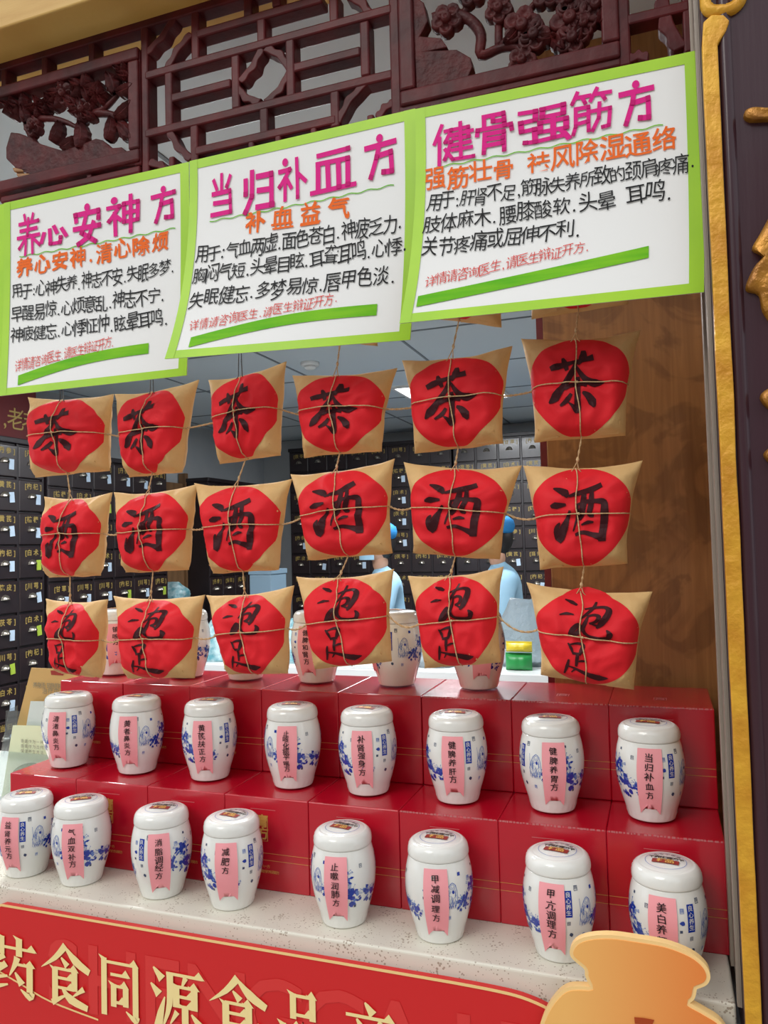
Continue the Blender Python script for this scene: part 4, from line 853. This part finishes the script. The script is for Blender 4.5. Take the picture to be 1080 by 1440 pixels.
def strip(text, ang, z_top, length, width, seed):
    rnd = random.Random(seed); sk = rnd.uniform(-.003, .003)
    fn0 = jmap(ang, .0009); mb = MB(); nv = 12
    def g(u, v, off=.0009):
        x = (u-.5)*width+sk*v; z = z_top-v*length
        if v >= .999: z = z_top-length*(1-.0)+(.5-abs(u-.5))*2*.019       # forked end
        r_ = jrr(min(z, .1185))+off+.0006*noise.noise(Vector((u*3, v*5, seed)))+(.0012*(abs(u-.5)*2)**3)
        a = ang+x/.050; return (r_*cos(a), r_*sin(a), z)
    mb.grid(lambda u, v: g(u, v), 8, nv, flip=False); lab_ = mb.build('paper_strip', 'pinkpaper', None, True)
    tx = MB(); n = len(text); stp = min(.0138, (length-.026)/n); gap = .007
    for dx_, dz_, oo_ in ((0, 0, 0), (.0003, -.0001, .0001)):
        put_text(tx, text, lambda a, b: (lambda z, x: ((jrr(min(max(z, 0), .1185))+.0024+oo_)*cos(ang+x/.050), (jrr(min(max(z, 0), .1185))+.0024+oo_)*sin(ang+x/.050), z))(z_top-gap+b+dz_, a+sk*.4-.001+dx_), stp, min(.0098, stp*.84), vertical=True, jit=.10, rnd=random.Random(seed))
    tx = tx.build('strip_lettering', 'black'); tx.parent = lab_
    return lab_
def jar(px, base_y, z, yaw_print, strip_ang, text, label, zt=.118, ln=.098, wd=.030, tx=0, lid_yaw=0, pyy=1230):
    p = P(px, pyy, base_y); t = tag(empty('porcelain_jar', (p.x, base_y, z)), label, 'jar', 'porcelain jars with pink strips')
    facing = math.atan2(-base_y, -p.x)              # towards the viewer's side of the street
    for i, o in enumerate(JM):
        c = o.copy(); COL.objects.link(c)
        if i == 0: c.parent = t; b_ = c; c.rotation_euler = (0, 0, facing+radians(yaw_print))
        elif i == 1: c.parent = t; l_ = c; c.rotation_euler = (0, 0, radians(lid_yaw))
        elif i in (2, 3): c.parent = b_
        else: c.parent = l_
    if text:
        s_ = strip(text, facing+radians(strip_ang), zt, ln, wd, int(px)); s_.parent = t
    return t
JL = [  # px, print yaw (angle of the blue plaque to the right of centre), strip angle, text, note
 (38, 172+180, -36, '益肾养元方', 'sage figure, leftmost on the counter', 'F'), (115, -85, -18, '气血双补方', 'flowers at its right, second on the counter', 'F'), (228, -40, -6, '消脂调经方', 'strip in the centre, third on the counter', 'F'),
 (327, 36, -12, '减肥方', 'short three-character strip, fourth on the counter', 'F'), (483, -82, -14, '止嗽润肺方', 'flowers right of strip, fifth on the counter', 'F'), (617, -10, -6, '甲减调理方', 'figure right of strip, sixth on the counter', 'F'),
 (785, 14, -12, '甲亢调理方', 'small figure at its right edge, seventh on the counter', 'F'), (937, 34, -8, '美白养颜方', 'partly behind the orange gourd cutout', 'F'),
 (97, 12, -26, '清渚鼻炎方', 'on the lower boxes, leftmost beside the leaflets', 'M'), (193, -14, -20, '黄者鼻炎方', 'second from left on the lower boxes', 'M'), (295, 38, -16, '黄芪扶正方', 'third from left on the lower boxes', 'M'), (412, -84, -12, '止咳化痰平喘方', 'seven-character strip, on the lower boxes', 'M'),
 (517, 34, -12, '补肾强身方', 'fourth from right on the lower boxes', 'M'), (642, 22, -8, '健脾养肝方', 'third from right on the lower boxes', 'M'), (775, -60, 4, '健脾养胃方', 'flowers both sides, second from right on the lower boxes', 'M'), (913, 36, 0, '当归补血方', 'rightmost on the lower boxes by the jamb', 'M'),
 (163, 60, 0, '镇咳方', 'behind the two leftmost foot-soak packages', 'B'), (262, -70, -60, '安神方', 'dark side showing behind the second foot-soak package', 'B'), (345, 80, -60, '养心方', 'only its base showing below the third foot-soak package', 'B'),
 (445, -40, -24, '健脾和胃方', 'behind the left edge of the fourth foot-soak package', 'B'), (557, -14, -70, '养肝方', 'figure showing between fourth and fifth foot-soak packages', 'B'), (672, -100, 10, '调和方', 'lower half showing under the fifth foot-soak package', 'B')]
for px, yp, sa, tx_, note, row in JL:
    yb, zz, py_ = {'F': (1.145, CT+.0002, 1230), 'M': (1.277, CT+BH+.0026, 1050), 'B': (1.435, CT+2*BH+.0034, 910)}[row]
    jar(px, yb, zz, yp, sa, tx_, 'white porcelain jar with pink strip, '+note, pyy=py_, zt=.1135, ln=.099 if len(tx_) > 3 else .094, wd=.0355, lid_yaw=random.uniform(-12, 12)+(25 if px < 130 and row == 'F' else 0))
# ------------------------------------------------------------------ red banner board and gourd cutout
YB = 1.062
bn = tag(empty('banner_board', (-.6, YB, CAMZ-.9)), 'glossy red banner board with large cream lettering below the counter', 'banner')
def bl(x, z): return (x+.6, z-CAMZ+.9)
zt_ = CAMZ-.607
top = [(-2.2, zt_-.02), (-1.13, zt_-.02), (-1.12, zt_-.006), (-1.105, zt_), (-.30, zt_), (-.24, zt_-.001), (-.20, zt_-.004), (-.165, zt_-.013), (-.14, zt_-.026), (-.11, zt_-.05), (-.10, zt_-.09)]
top = top[:4]+smoothpts(top[4:], [1]*(len(top)-4), 4)[0]
mb = MB(); poly = [bl(*p) for p in top]+[bl(-.10, CAMZ-1.2), bl(-2.2, CAMZ-1.2)]; mb.prism(poly[::-1], 0, .012); mb.build('panel', 'banner', bn)
mb = MB(); f = lambda x, z: (x, -.0012, z); ribbon(mb, [bl(*p) for p in top[1:]], .0042, f, 0, 1); mb.build('edge_line', 'creamedge', bn)
mb = MB(); a0 = [(-1.13, CAMZ-.715), (-1.06, CAMZ-.735), (-1.0, CAMZ-.752), (-.9, CAMZ-.765)]; ribbon(mb, [bl(*p) for p in smoothpts(a0, [1]*4, 4)[0]], .003, f, 0, 1); mb.build('inner_line', 'creamedge', bn)
mb = MB()
# cap centre pixels for each letter: left edge px, top px, right edge px
for ch, x0, x1, yt in (('药', -17, 52, 1317), ('食', 60, 126, 1332), ('同', 138, 201, 1344), ('源', 213, 287, 1359), ('食', 296, 374, 1381), ('品', 392, 462, 1397), ('产', 480, 560, 1416)):
    a, b = P(x0, yt, YB), P(x1, yt+8, YB); wv = b.x-a.x; zt2 = CAMZ-.656
    song(mb, ch, lambda x, y, a=a, wv=wv: (a.x+.6+x/10*wv, -.0022, zt2-CAMZ+.9-y/10*.098))
mb.build('cream_lettering', 'cream', bn)
mb = MB()
put_text(mb, 'SHENGCAIT', lambda s_, t_: (s_-.42, -.0008, t_+.9-.712), .205*.64, .118, jit=0, bold=.01); mb.build('faint_lettering', 'bannerfaint', bn)
YG = 1.040
gd = tag(empty('gourd_cutout', (-.05, YG, CAMZ-.7)), 'flat orange gourd-shaped board standing before the counter at lower right', 'cutout sign')
lobes = [[(830, 1388), (812, 1387), (797, 1389), (783, 1399), (768, 1420), (757, 1450), (752, 1490), (765, 1545), (800, 1590), (900, 1625), (985, 1595), (1028, 1530), (1032, 1475), (1016, 1440), (992, 1423), (970, 1411)],
         [(970, 1411), (977, 1404), (980, 1391)], [(980, 1391), (994, 1385), (999, 1373), (992, 1357), (972, 1341), (936, 1327), (891, 1319), (860, 1315), (832, 1316), (812, 1322), (802, 1334), (803, 1346), (816, 1358)], [(816, 1358), (822, 1364), (823, 1373), (830, 1388)]]
gp = []
for L_ in lobes: gp += smoothpts(L_, [1]*len(L_), 4)[0][:-1]
gp = gp[::-1]
g1 = [P(x, y, YG) for x, y in gp]; g1 = [(p.x+.05, p.z-CAMZ+.7) for p in g1]
mb = MB(); mb.prism(g1[::-1], 0, .012); mb.build('edge_board', 'creamedge', gd)
def inset(poly, d):
    out = []; n = len(poly); ar = sum(poly[i-1][0]*poly[i][1]-poly[i][0]*poly[i-1][1] for i in range(n)); sg = 1 if ar > 0 else -1
    for i in range(n):
        a, b = Vector(poly[i-1]), Vector(poly[(i+1) % n]); t_ = (b-a).normalized(); nn = Vector((-t_.y, t_.x))*sg; out.append(tuple(Vector(poly[i])+nn*d))
    return out
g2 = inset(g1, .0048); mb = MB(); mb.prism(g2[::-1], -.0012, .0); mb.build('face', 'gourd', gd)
mb = MB(); gq = P(905, 1432, YG); f3 = lambda x, y: (gq.x+.05+(x-5)*.0036, -.0026, gq.z-CAMZ+.7-y*.005+.002)
song_ = [([(2, 1), (8, .6), (5, 4)], [1.6, 1.6, .8]), ([(3, 3), (1, 9)], [1.2, .8]), ([(6, 3), (9, 9)], [1.2, 1.4])]
for p_, w_ in song_: ribbon(mb, p_, w_, f3, 0, 2)
mb.build('brown_lettering', 'brown', gd)
# ------------------------------------------------------------------ leaflet holder at the left end
lh = tag(empty('leaflet_holder', (-1.40, 1.45, CT)), 'clear acrylic leaflet holder with tan and pale green leaflets at left', 'leaflet holder')
def lq(px, py, Y=1.45): p = P(px, py, Y); return (p.x+1.40, Y-1.45, max(p.z-CT, .005))
def sheet(corn, Y, name, m, par, th=.0015, dy=0):
    a = [lq(*c, Y) for c in corn]; mb = MB(); b_ = [(x, y+th, z) for x, y, z in a]; mb.add(a+b_, [(0, 3, 2, 1), (4, 5, 6, 7), (0, 1, 5, 4), (1, 2, 6, 5), (2, 3, 7, 6), (3, 0, 4, 7)]); return mb.build(name, m, par)
tanl = sheet([(44, 939), (112, 942), (112, 1030), (21, 1030)], 1.455, 'leaflet', 'leaftan', lh)
grn = sheet([(18, 1020), (110, 1022), (110, 1140), (2, 1122)], 1.435, 'leaflet', 'leafgreen', lh)
pal = sheet([(43, 986), (100, 987), (100, 1022), (37, 1020)], 1.445, 'leaflet', 'leafpale', lh)
def ltxt(par, px, py, txt, px1, h, Y, m='greytxt', bold=0):
    a = Vector(lq(px, py, Y)); b = Vector(lq(px1, py+2, Y)); mb = MB(); step = (b.x-a.x)/len(txt)
    put_text(mb, txt, lambda s_, t_: (a.x+s_, a.y-.001, a.z+t_), step, h, jit=0, bold=bold); mb.build('leaflet_lettering', m, par)
ltxt(tanl, 47, 964, '养身汤 软陈煎中', 92, .011, 1.453); ltxt(tanl, 59, 972, '治疗中心', 92, .012, 1.453)
for k, tx_ in enumerate(('香囊作为一种', '香囊作为古代', '保健养生方法')): ltxt(grn, 29, 1042+k*7, tx_, 62, .007, 1.433)
mb = MB(); q = [lq(x, y, 1.4535) for x, y in ((71, 943), (91, 943), (89, 950), (72, 949))]; mb.add(q, [(0, 3, 2, 1)]); mb.build('red_seal', 'sticker', tanl)
mb = MB(); q = closed_blob([(lambda v: (v[0], v[2]))(lq(x, y, 1.4325)) for x, y in ((18, 1086), (26, 1078), (40, 1073), (52, 1074), (40, 1082), (28, 1090))], 3); mb.add([(x, lq(20, 1080, 1.4325)[1], z) for x, z in q], [tuple(range(len(q)))]); mb.build('leaf_print', 'fern', grn)
for nm, cr, Y in (('pocket', [(0, 1056), (90, 1064), (90, 1150), (-12, 1130)], 1.415), ('pocket', [(8, 1000), (24, 992), (24, 1022), (5, 1060)], 1.44), ('back_plate', [(12, 1000), (110, 1000), (110, 1150), (-10, 1130)], 1.47)): sheet(cr, Y, nm, 'acrylic', lh, .002)
mb = MB(); mb.box((-.13, -.05, .0002), (.12, .05, .004)); mb.build('base', 'acrylic', lh)
# ------------------------------------------------------------------ medicine cabinets inside
DW, DH = .186, .181
def drawer_parts():
    mb = MB(); mb.box((-DW/2+.007, -.012, -DH/2+.006), (DW/2-.007, .0, DH/2-.006)); d = mb.build('drawer', 'drawer', None, bevel=.004, seg=1)
    mb = MB(); n = 10; vs = []
    for r_, y in ((1, -.013), (.92, -.024), (.6, -.034), (.2, -.038)): vs += [(.026*r_*cos(pi*i/n), y, .026*r_*sin(pi*i/n)-.010) for i in range(n+1)]
    mb.add(vs, [(j*(n+1)+i, j*(n+1)+i+1, (j+1)*(n+1)+i+1, (j+1)*(n+1)+i) for j in range(3) for i in range(n)]); mb.box((-.028, -.017, -.012), (.028, -.012, -.008)); h = mb.build('cup_pull', 'steel', None, True)
    mb = MB(); mb.box((.028, -.017, -.045), (.060, -.0145, .010)); tw = mb.build('price_tag', 'tagw'); mb = MB(); mb.box((.028, -.017, -.045), (.060, -.0145, .010)); tg = mb.build('price_tag', 'tagg')
    tx = []
    for nm in ('[甘草]', '[当归]', '[黄芪]', '[白术]', '[枸杞]', '[陈皮]', '[茯苓]', '[川芎]', '[丹参]', '[桔梗]'):
        mb = MB(); x = -.058
        for ch in nm:
            vs, fs, wd, _ = glyph(ch, .02); k = .027; x += .0145 if ch in '[]' else .024
            mb.add([(x+a*k, -.0135, .050+b*k) for a, b in vs], fs); x += .0 if ch in '[]' else .022
        tx.append(mb.build('drawer_lettering', 'goldtxt'))
    for o in [d, h, tw, tg]+tx: COL.objects.unlink(o)
    return d, h, tw, tg, tx
DP = drawer_parts()
def cabinet(loc, rz, nc, nr, ztop, label, depth=.4, group='dark herb drawer cabinets', tags=.5):
    t = tag(empty('herb_cabinet', (loc[0], loc[1], 0), rz), label, 'cabinet', group); rnd = random.Random(int(loc[0]*100+loc[1]*10)); W = nc*DW
    mb = MB(); mb.box((0, .002, 0), (W, depth, ztop)); mb.build('carcass', 'cab', t)
    for i in range(nc+1):
        mb = MB(); w_ = .007 if 0 < i < nc else .014; mb.box((max(0, i*DW-w_), -.008, ztop-nr*DH-.02), (min(W, i*DW+w_), .002, ztop)); mb.build('stile', 'cab', t)
    mb = MB(); mb.box((-.01, -.02, ztop), (W+.01, depth, ztop+.03)); mb.build('cornice', 'cab', t, bevel=.004)
    for r in range(nr):
        for c in range(nc):
            o = DP[0].copy(); COL.objects.link(o); o.parent = t; o.location = (c*DW+DW/2, -.001, ztop-r*DH-DH/2-.006)
            k = DP[1].copy(); COL.objects.link(k); k.parent = o
            x = rnd.choice(DP[4]).copy(); COL.objects.link(x); x.parent = o
            if rnd.random() < tags:
                g = rnd.choice([DP[2], DP[2], DP[3]]).copy(); COL.objects.link(g); g.parent = o; g.rotation_euler = (0, rnd.uniform(-.15, .15), 0)
    return t
# left wall: cabinets face +X (local -Y -> +X : rotate by +90 deg)
cabinet((-3.25, 2.30), pi/2, 6, 9, CAMZ+.60, 'dark herb cabinet with gold labelled drawers at the left edge', .24, tags=.8)
cabinet((-3.25, 3.44), pi/2, 6, 9, CAMZ+.57, 'dark herb cabinet behind the leftmost two columns of packages', .24, tags=.8)
cabinet((-3.25, 5.08), pi/2, 5, 9, CAMZ+.53, 'dark herb cabinet beyond the brown door, in the far left corner', .24, tags=.5)
cabinet((-3.1, 6.2), 0, 8, 10, CAMZ+.86, 'dark herb cabinet on the back wall, left of the two', .22, tags=.25)
cabinet((-3.1+8*DW+.02, 6.2), 0, 9, 10, CAMZ+.86, 'dark herb cabinet on the back wall, right of the two', .22, tags=.35)
hd = tag(empty('header_board', (-3.24, 3.0, CAMZ+.75)), 'dark red header board with gold characters above the left cabinet', 'header board')
mb = MB(); mb.box((-.05, -.9, -.12), (0, .36, .22)); mb.build('board', 'header', hd)
mb = MB(); put_text(mb, ',老老', lambda s_, t_: (.002, s_+.12, -.03+t_), .10, .095, jit=0); mb.build('gold_lettering', 'goldtxt', hd)
# brown door in the left wall
dr = empty('door_1', (-3.49, 4.80, 0)); dr['kind'] = 'structure'
mb = MB(); mb.box((0, -.10, 0), (.04, .26, 2.02)); mb.build('door_leaf', 'door', dr)
mb = MB(); mb.box((0, -.16, 0), (.12, -.105, 2.1)); mb.build('door_frame', 'whitetrim', dr); mb = MB(); mb.box((0, .262, 0), (.06, .30, 2.1)); mb.build('door_frame', 'door', dr)
# work table with goods behind the boxes
wk = tag(empty('work_table', (-1.4, 3.9, 0)), 'white work table inside the shop behind the stacked boxes', 'table')
mb = MB(); mb.box((-1.3, -.35, .86), (1.5, .35, .90)); mb.build('tabletop', 'white', wk, bevel=.004)
for x in (-1.25, 1.45):
    for y in (-.3, .3): mb = MB(); mb.box((x-.025, y-.025, 0), (x+.025, y+.025, .86)); mb.build('leg', 'alu', wk)
def crumple(name, px0, px1, pyt, pyb, Y, dpt, m, label, cat, seed, zbase=None):
    a, b = P(px0, pyb, Y), P(px1, pyt, Y); w_, h = b.x-a.x, b.z-(zbase if zbase is not None else a.z); z0 = zbase if zbase is not None else a.z
    o = tag(empty(name, ((a.x+b.x)/2, Y, z0)), label, cat); mb = MB(); nu, nv = 26, 16; vs = []
    for j in range(nv+1):
        v = j/nv
        for i in range(nu):
            t = 2*pi*i/nu; c, s_ = cos(t), sin(t); k = (1-.55*max(0, v-.55)/.45)*(1+.10*noise.noise(Vector((c*1.5, s_*1.5, v*3+seed)))+.05*noise.noise(Vector((c*5, s_*5, v*9+seed))))
            x = abs(c)**.6*math.copysign(1, c)*w_/2*k; y = abs(s_)**.6*math.copysign(1, s_)*dpt/2*k*(1-.75*v**2); vs.append((x, y, h*v*(1+.05*noise.noise(Vector((c, s_, seed+5)))*v)))
    mb.add(vs, [(j*nu+i, j*nu+(i+1) % nu, (j+1)*nu+(i+1) % nu, (j+1)*nu+i) for j in range(nv) for i in range(nu)]+[tuple(range(nu))[::-1], tuple(nv*nu+i for i in range(nu))]); mb.build('bag_film', m, o, True)
    return o, w_, h
crumple('plastic_bag', 700, 768, 842, 945, 3.85, .2, 'bag', 'grey translucent plastic bag standing behind the boxes, right of centre', 'bag', 2, zbase=.90)
crumple('plastic_bag', 284, 336, 872, 945, 3.75, .25, 'bagteal', 'teal and white plastic bag of goods behind the third foot-soak package', 'bag', 4, zbase=.90)
crumple('plastic_bag', 218, 262, 818, 842, 4.8, .2, 'bagteal', 'small teal and white bag on the ledge near the brown door', 'bag', 6)
crumple('plastic_bag', 400, 440, 870, 935, 3.75, .2, 'bagteal', 'teal and white bag between third and fourth foot-soak packages', 'bag', 9, zbase=.90)
crumple('plastic_bag', 585, 640, 880, 945, 3.75, .2, 'bag', 'pale plastic bag between fourth and fifth foot-soak packages', 'bag', 12, zbase=.90)
sh = tag(empty('side_table', (P(240, 842, 4.8).x, 4.8, 0)), 'small dark side table by the brown door carrying a teal bag', 'table'); zz = P(240, 842, 4.8).z-.003
mb = MB(); mb.box((-.12, -.14, zz-.03), (.2, .14, zz)); mb.build('tabletop', 'cab', sh)
for x in (-.10, .18):
    for y in (-.12, .12): mb = MB(); mb.box((x-.015, y-.015, 0), (x+.015, y+.015, zz-.03)); mb.build('leg', 'cab', sh)
def packet(px0, px1, pyt, pyb, Y, m, label, zb_=.901):
    a, b = P(px0, pyb, Y), P(px1, pyt, Y); b.z += zb_-a.z if False else 0; a.z = zb_; o = tag(empty('goods_packet', ((a.x+b.x)/2, Y, a.z)), label, 'packet', 'packets behind the boxes'); w_, h = b.x-a.x, b.z-a.z; mb = MB()
    mb.grid(lambda u, v: ((u-.5)*w_, -.03*(1-(2*u-1)**4)*(1-(2*v-1)**4)-.002*sin(u*20), v*h), 12, 8, flip=True); mb.grid(lambda u, v: ((u-.5)*w_, .03*(1-(2*u-1)**4)*(1-(2*v-1)**4), v*h), 12, 8); mb.build('packet_film', m, o, True)
    mb = MB(); mb.box((-w_/2, -.002, h), (w_/2, .002, h+.006)); mb.build('crimped_seal', m, o)
packet(712, 748, 920, 952, 3.66, 'green', 'green goods packet behind the boxes, below the grey bag'); packet(712, 748, 904, 918, 3.66, 'yellow', 'yellow goods packet on top of the green one', P(730, 919, 3.66).z+.008)
wb = P(378, 930, 4.1); bx = tag(empty('storage_box', (P(378, 860, 4.1).x, 4.1, .90)), 'blue grey storage box behind the third column of packages', 'box')
hh = P(378, 800, 4.1).z-.90; mb = MB(); mb.box((-.07, -.1, 0), (.07, .1, hh-.03)); mb.build('body', 'steelgrey', bx, bevel=.006); mb = MB(); mb.box((-.075, -.105, hh-.03), (.075, .105, hh)); mb.build('lid', 'steelgrey', bx, bevel=.004)
ty = tag(empty('white_tray', (P(520, 932, 3.7).x, 3.73, .90)), 'flat white tray of herbs on the work table', 'tray')
mb = MB(); mb.box((-.20, -.17, 0), (.12, .16, .02)); mb.build('base', 'white', ty, bevel=.004)
hm = MB(); rnd = random.Random(5)
for k in range(260):
    x, y, z = rnd.uniform(-.18, .10), rnd.uniform(-.15, .12), .021+rnd.random()*.02; s_ = rnd.uniform(.006, .012); hm.box((x-s_, y-s_*.6, z), (x+s_, y+s_*.6, z+s_*.5), rnd.randrange(3))
h_ = hm.build('dried_herbs', ['leaftan', 'tagg', 'brown'], ty); h_['kind'] = 'stuff'
# ------------------------------------------------------------------ two pharmacy workers
def person(pxh, pyh, Y, face_deg, label, lean=.10):
    hp = P(pxh, pyh, Y); t = tag(empty('person', (hp.x, Y, 0)), label, 'person', 'pharmacy workers'); H = hp.z
    t.rotation_euler = (0, 0, radians(face_deg))      # local +Y is the way the figure faces
    V = {'pel': (0, -lean, .95), 'wai': (0, -lean*.8, 1.08), 'che': (0, -lean*.4, H-.32), 'nek': (0, -.01, H-.16), 'hea': (0, 0, H-.06),
         'sl': (-.19, -lean*.3, H-.24), 'el': (-.25, .02, H-.50), 'wl': (-.17, .24, H-.58), 'sr': (.19, -lean*.3, H-.24), 'er': (.25, .02, H-.50), 'wr': (.17, .24, H-.58),
         'hl': (-.10, -lean, .90), 'kl': (-.11, -lean+.03, .48), 'al': (-.11, -lean, .07), 'tl': (-.12, -lean+.14, .03), 'hr': (.10, -lean, .90), 'kr': (.11, -lean+.03, .48), 'ar': (.11, -lean, .07), 'tr': (.12, -lean+.14, .03)}
    Rr = {'pel': .15, 'wai': .135, 'che': .15, 'nek': .040, 'hea': .04, 'sl': .075, 'el': .05, 'wl': .034, 'sr': .075, 'er': .05, 'wr': .034, 'hl': .10, 'kl': .065, 'al': .045, 'tl': .04, 'hr': .10, 'kr': .065, 'ar': .045, 'tr': .04}
    E = [('pel', 'wai'), ('wai', 'che'), ('che', 'nek'), ('nek', 'hea'), ('che', 'sl'), ('sl', 'el'), ('el', 'wl'), ('che', 'sr'), ('sr', 'er'), ('er', 'wr'), ('pel', 'hl'), ('hl', 'kl'), ('kl', 'al'), ('al', 'tl'), ('pel', 'hr'), ('hr', 'kr'), ('kr', 'ar'), ('ar', 'tr')]
    k = list(V); me = bpy.data.meshes.new('uniform'); me.from_pydata([V[a] for a in k], [(k.index(a), k.index(b)) for a, b in E], [])
    o = bpy.data.objects.new('body', me); COL.objects.link(o); o.parent = t
    sk = o.modifiers.new('skin', 'SKIN'); sd_ = me.skin_vertices[0].data
    for i, a in enumerate(k): sd_[i].radius = (Rr[a], Rr[a]*(.72 if a in ('pel', 'wai', 'che') else 1)); sd_[i].use_root = (a == 'pel')
    sb = o.modifiers.new('sub', 'SUBSURF'); sb.levels = sb.render_levels = 2; sk.use_smooth_shade = True
    me.materials.append(M['scrub'])
    def ell(nm, c, r, m, par, zmin=-2, ph=0, parent_mod=None):
        mb = MB(); n, q = 24, 16; vs = []
        for j in range(q+1):
            b_ = -pi/2+pi*j/q
            for i in range(n): a = 2*pi*i/n; vs.append((c[0]+r[0]*cos(b_)*cos(a), c[1]+r[1]*cos(b_)*sin(a)*(1+.08*sin(b_)*0), c[2]+r[2]*max(zmin, sin(b_))))
        mb.add(vs, [(j*n+i, j*n+(i+1) % n, (j+1)*n+(i+1) % n, (j+1)*n+i) for j in range(q) for i in range(n)]); return mb.build(nm, m, par, True)
    hd_ = ell('head', (0, .01, H), (.076, .096, .118), 'skin', t); ell('neck', (0, -.005, H-.12), (.05, .052, .07), 'skin', t)
    ell('nose', (0, .105, H-.012), (.014, .018, .024), 'skin', hd_); ell('ear', (-.078, 0, H-.01), (.010, .020, .030), 'skin', hd_); ell('ear', (.078, 0, H-.01), (.010, .020, .030), 'skin', hd_)
    for s_ in (-1, 1): ell('eye', (.030*s_, .094, H+.012), (.013, .008, .007), 'white', hd_); ell('eye', (.030*s_, .101, H+.012), (.006, .004, .006), 'hair', hd_)
    ell('hair', (0, -.022, H+.006), (.082, .088, .112), 'hair', hd_)
    mk = MB(); mk.grid(lambda u, v: ((.083+.006)*sin((u-.5)*2.5), .012+.108*cos((u-.5)*2.5)+.012*(1-abs(2*u-1)), H-.012-v*.095+.006*cos(v*6)), 12, 6, flip=True); mk.build('face_mask', 'mask', t, True)
    cp = MB(); cp.lathe([(.092, .03), (.104, .045), (.112, .075), (.104, .11), (.07, .135), (.01, .142)], 26, c=(0, -.01, H)); cp.build('cap', 'cap', t, True)
    for s_ in (-1, 1):                                # hands with five fingers
        vs = [(.17*s_, .235, H-.58), (.165*s_, .30, H-.60)]; ed = [(0, 1)]; rd = [.03, .032]
        for f_ in range(4):
            b0 = len(vs); x = .17*s_+(f_-1.5)*.019; l = (.075, .088, .084, .066)[f_]
            vs += [(x, .33, H-.605), (x, .33+l*.5, H-.615), (x, .33+l*.85, H-.64)]; rd += [.010, .009, .0075]; ed += [(1, b0), (b0, b0+1), (b0+1, b0+2)]
        b0 = len(vs); vs += [(.13*s_, .28, H-.61), (.115*s_, .32, H-.625)]; rd += [.011, .009]; ed += [(1, b0), (b0, b0+1)]
        m2 = bpy.data.meshes.new('hand'); m2.from_pydata(vs, ed, []); o2 = bpy.data.objects.new('hand', m2); COL.objects.link(o2); o2.parent = t
        o2.modifiers.new('skin', 'SKIN').use_smooth_shade = True; s3_ = m2.skin_vertices[0].data
        for i, r_ in enumerate(rd): s3_[i].radius = (r_, r_); s3_[i].use_root = (i == 0)
        q_ = o2.modifiers.new('sub', 'SUBSURF'); q_.levels = q_.render_levels = 1; m2.materials.append(M['skin'])
    return t
person(533, 765, 4.75, 118, 'masked worker in pale blue uniform, behind the fourth column of packages')
person(697, 757, 4.75, 110, 'worker in pale blue with blue cap, behind the fifth column of packages')
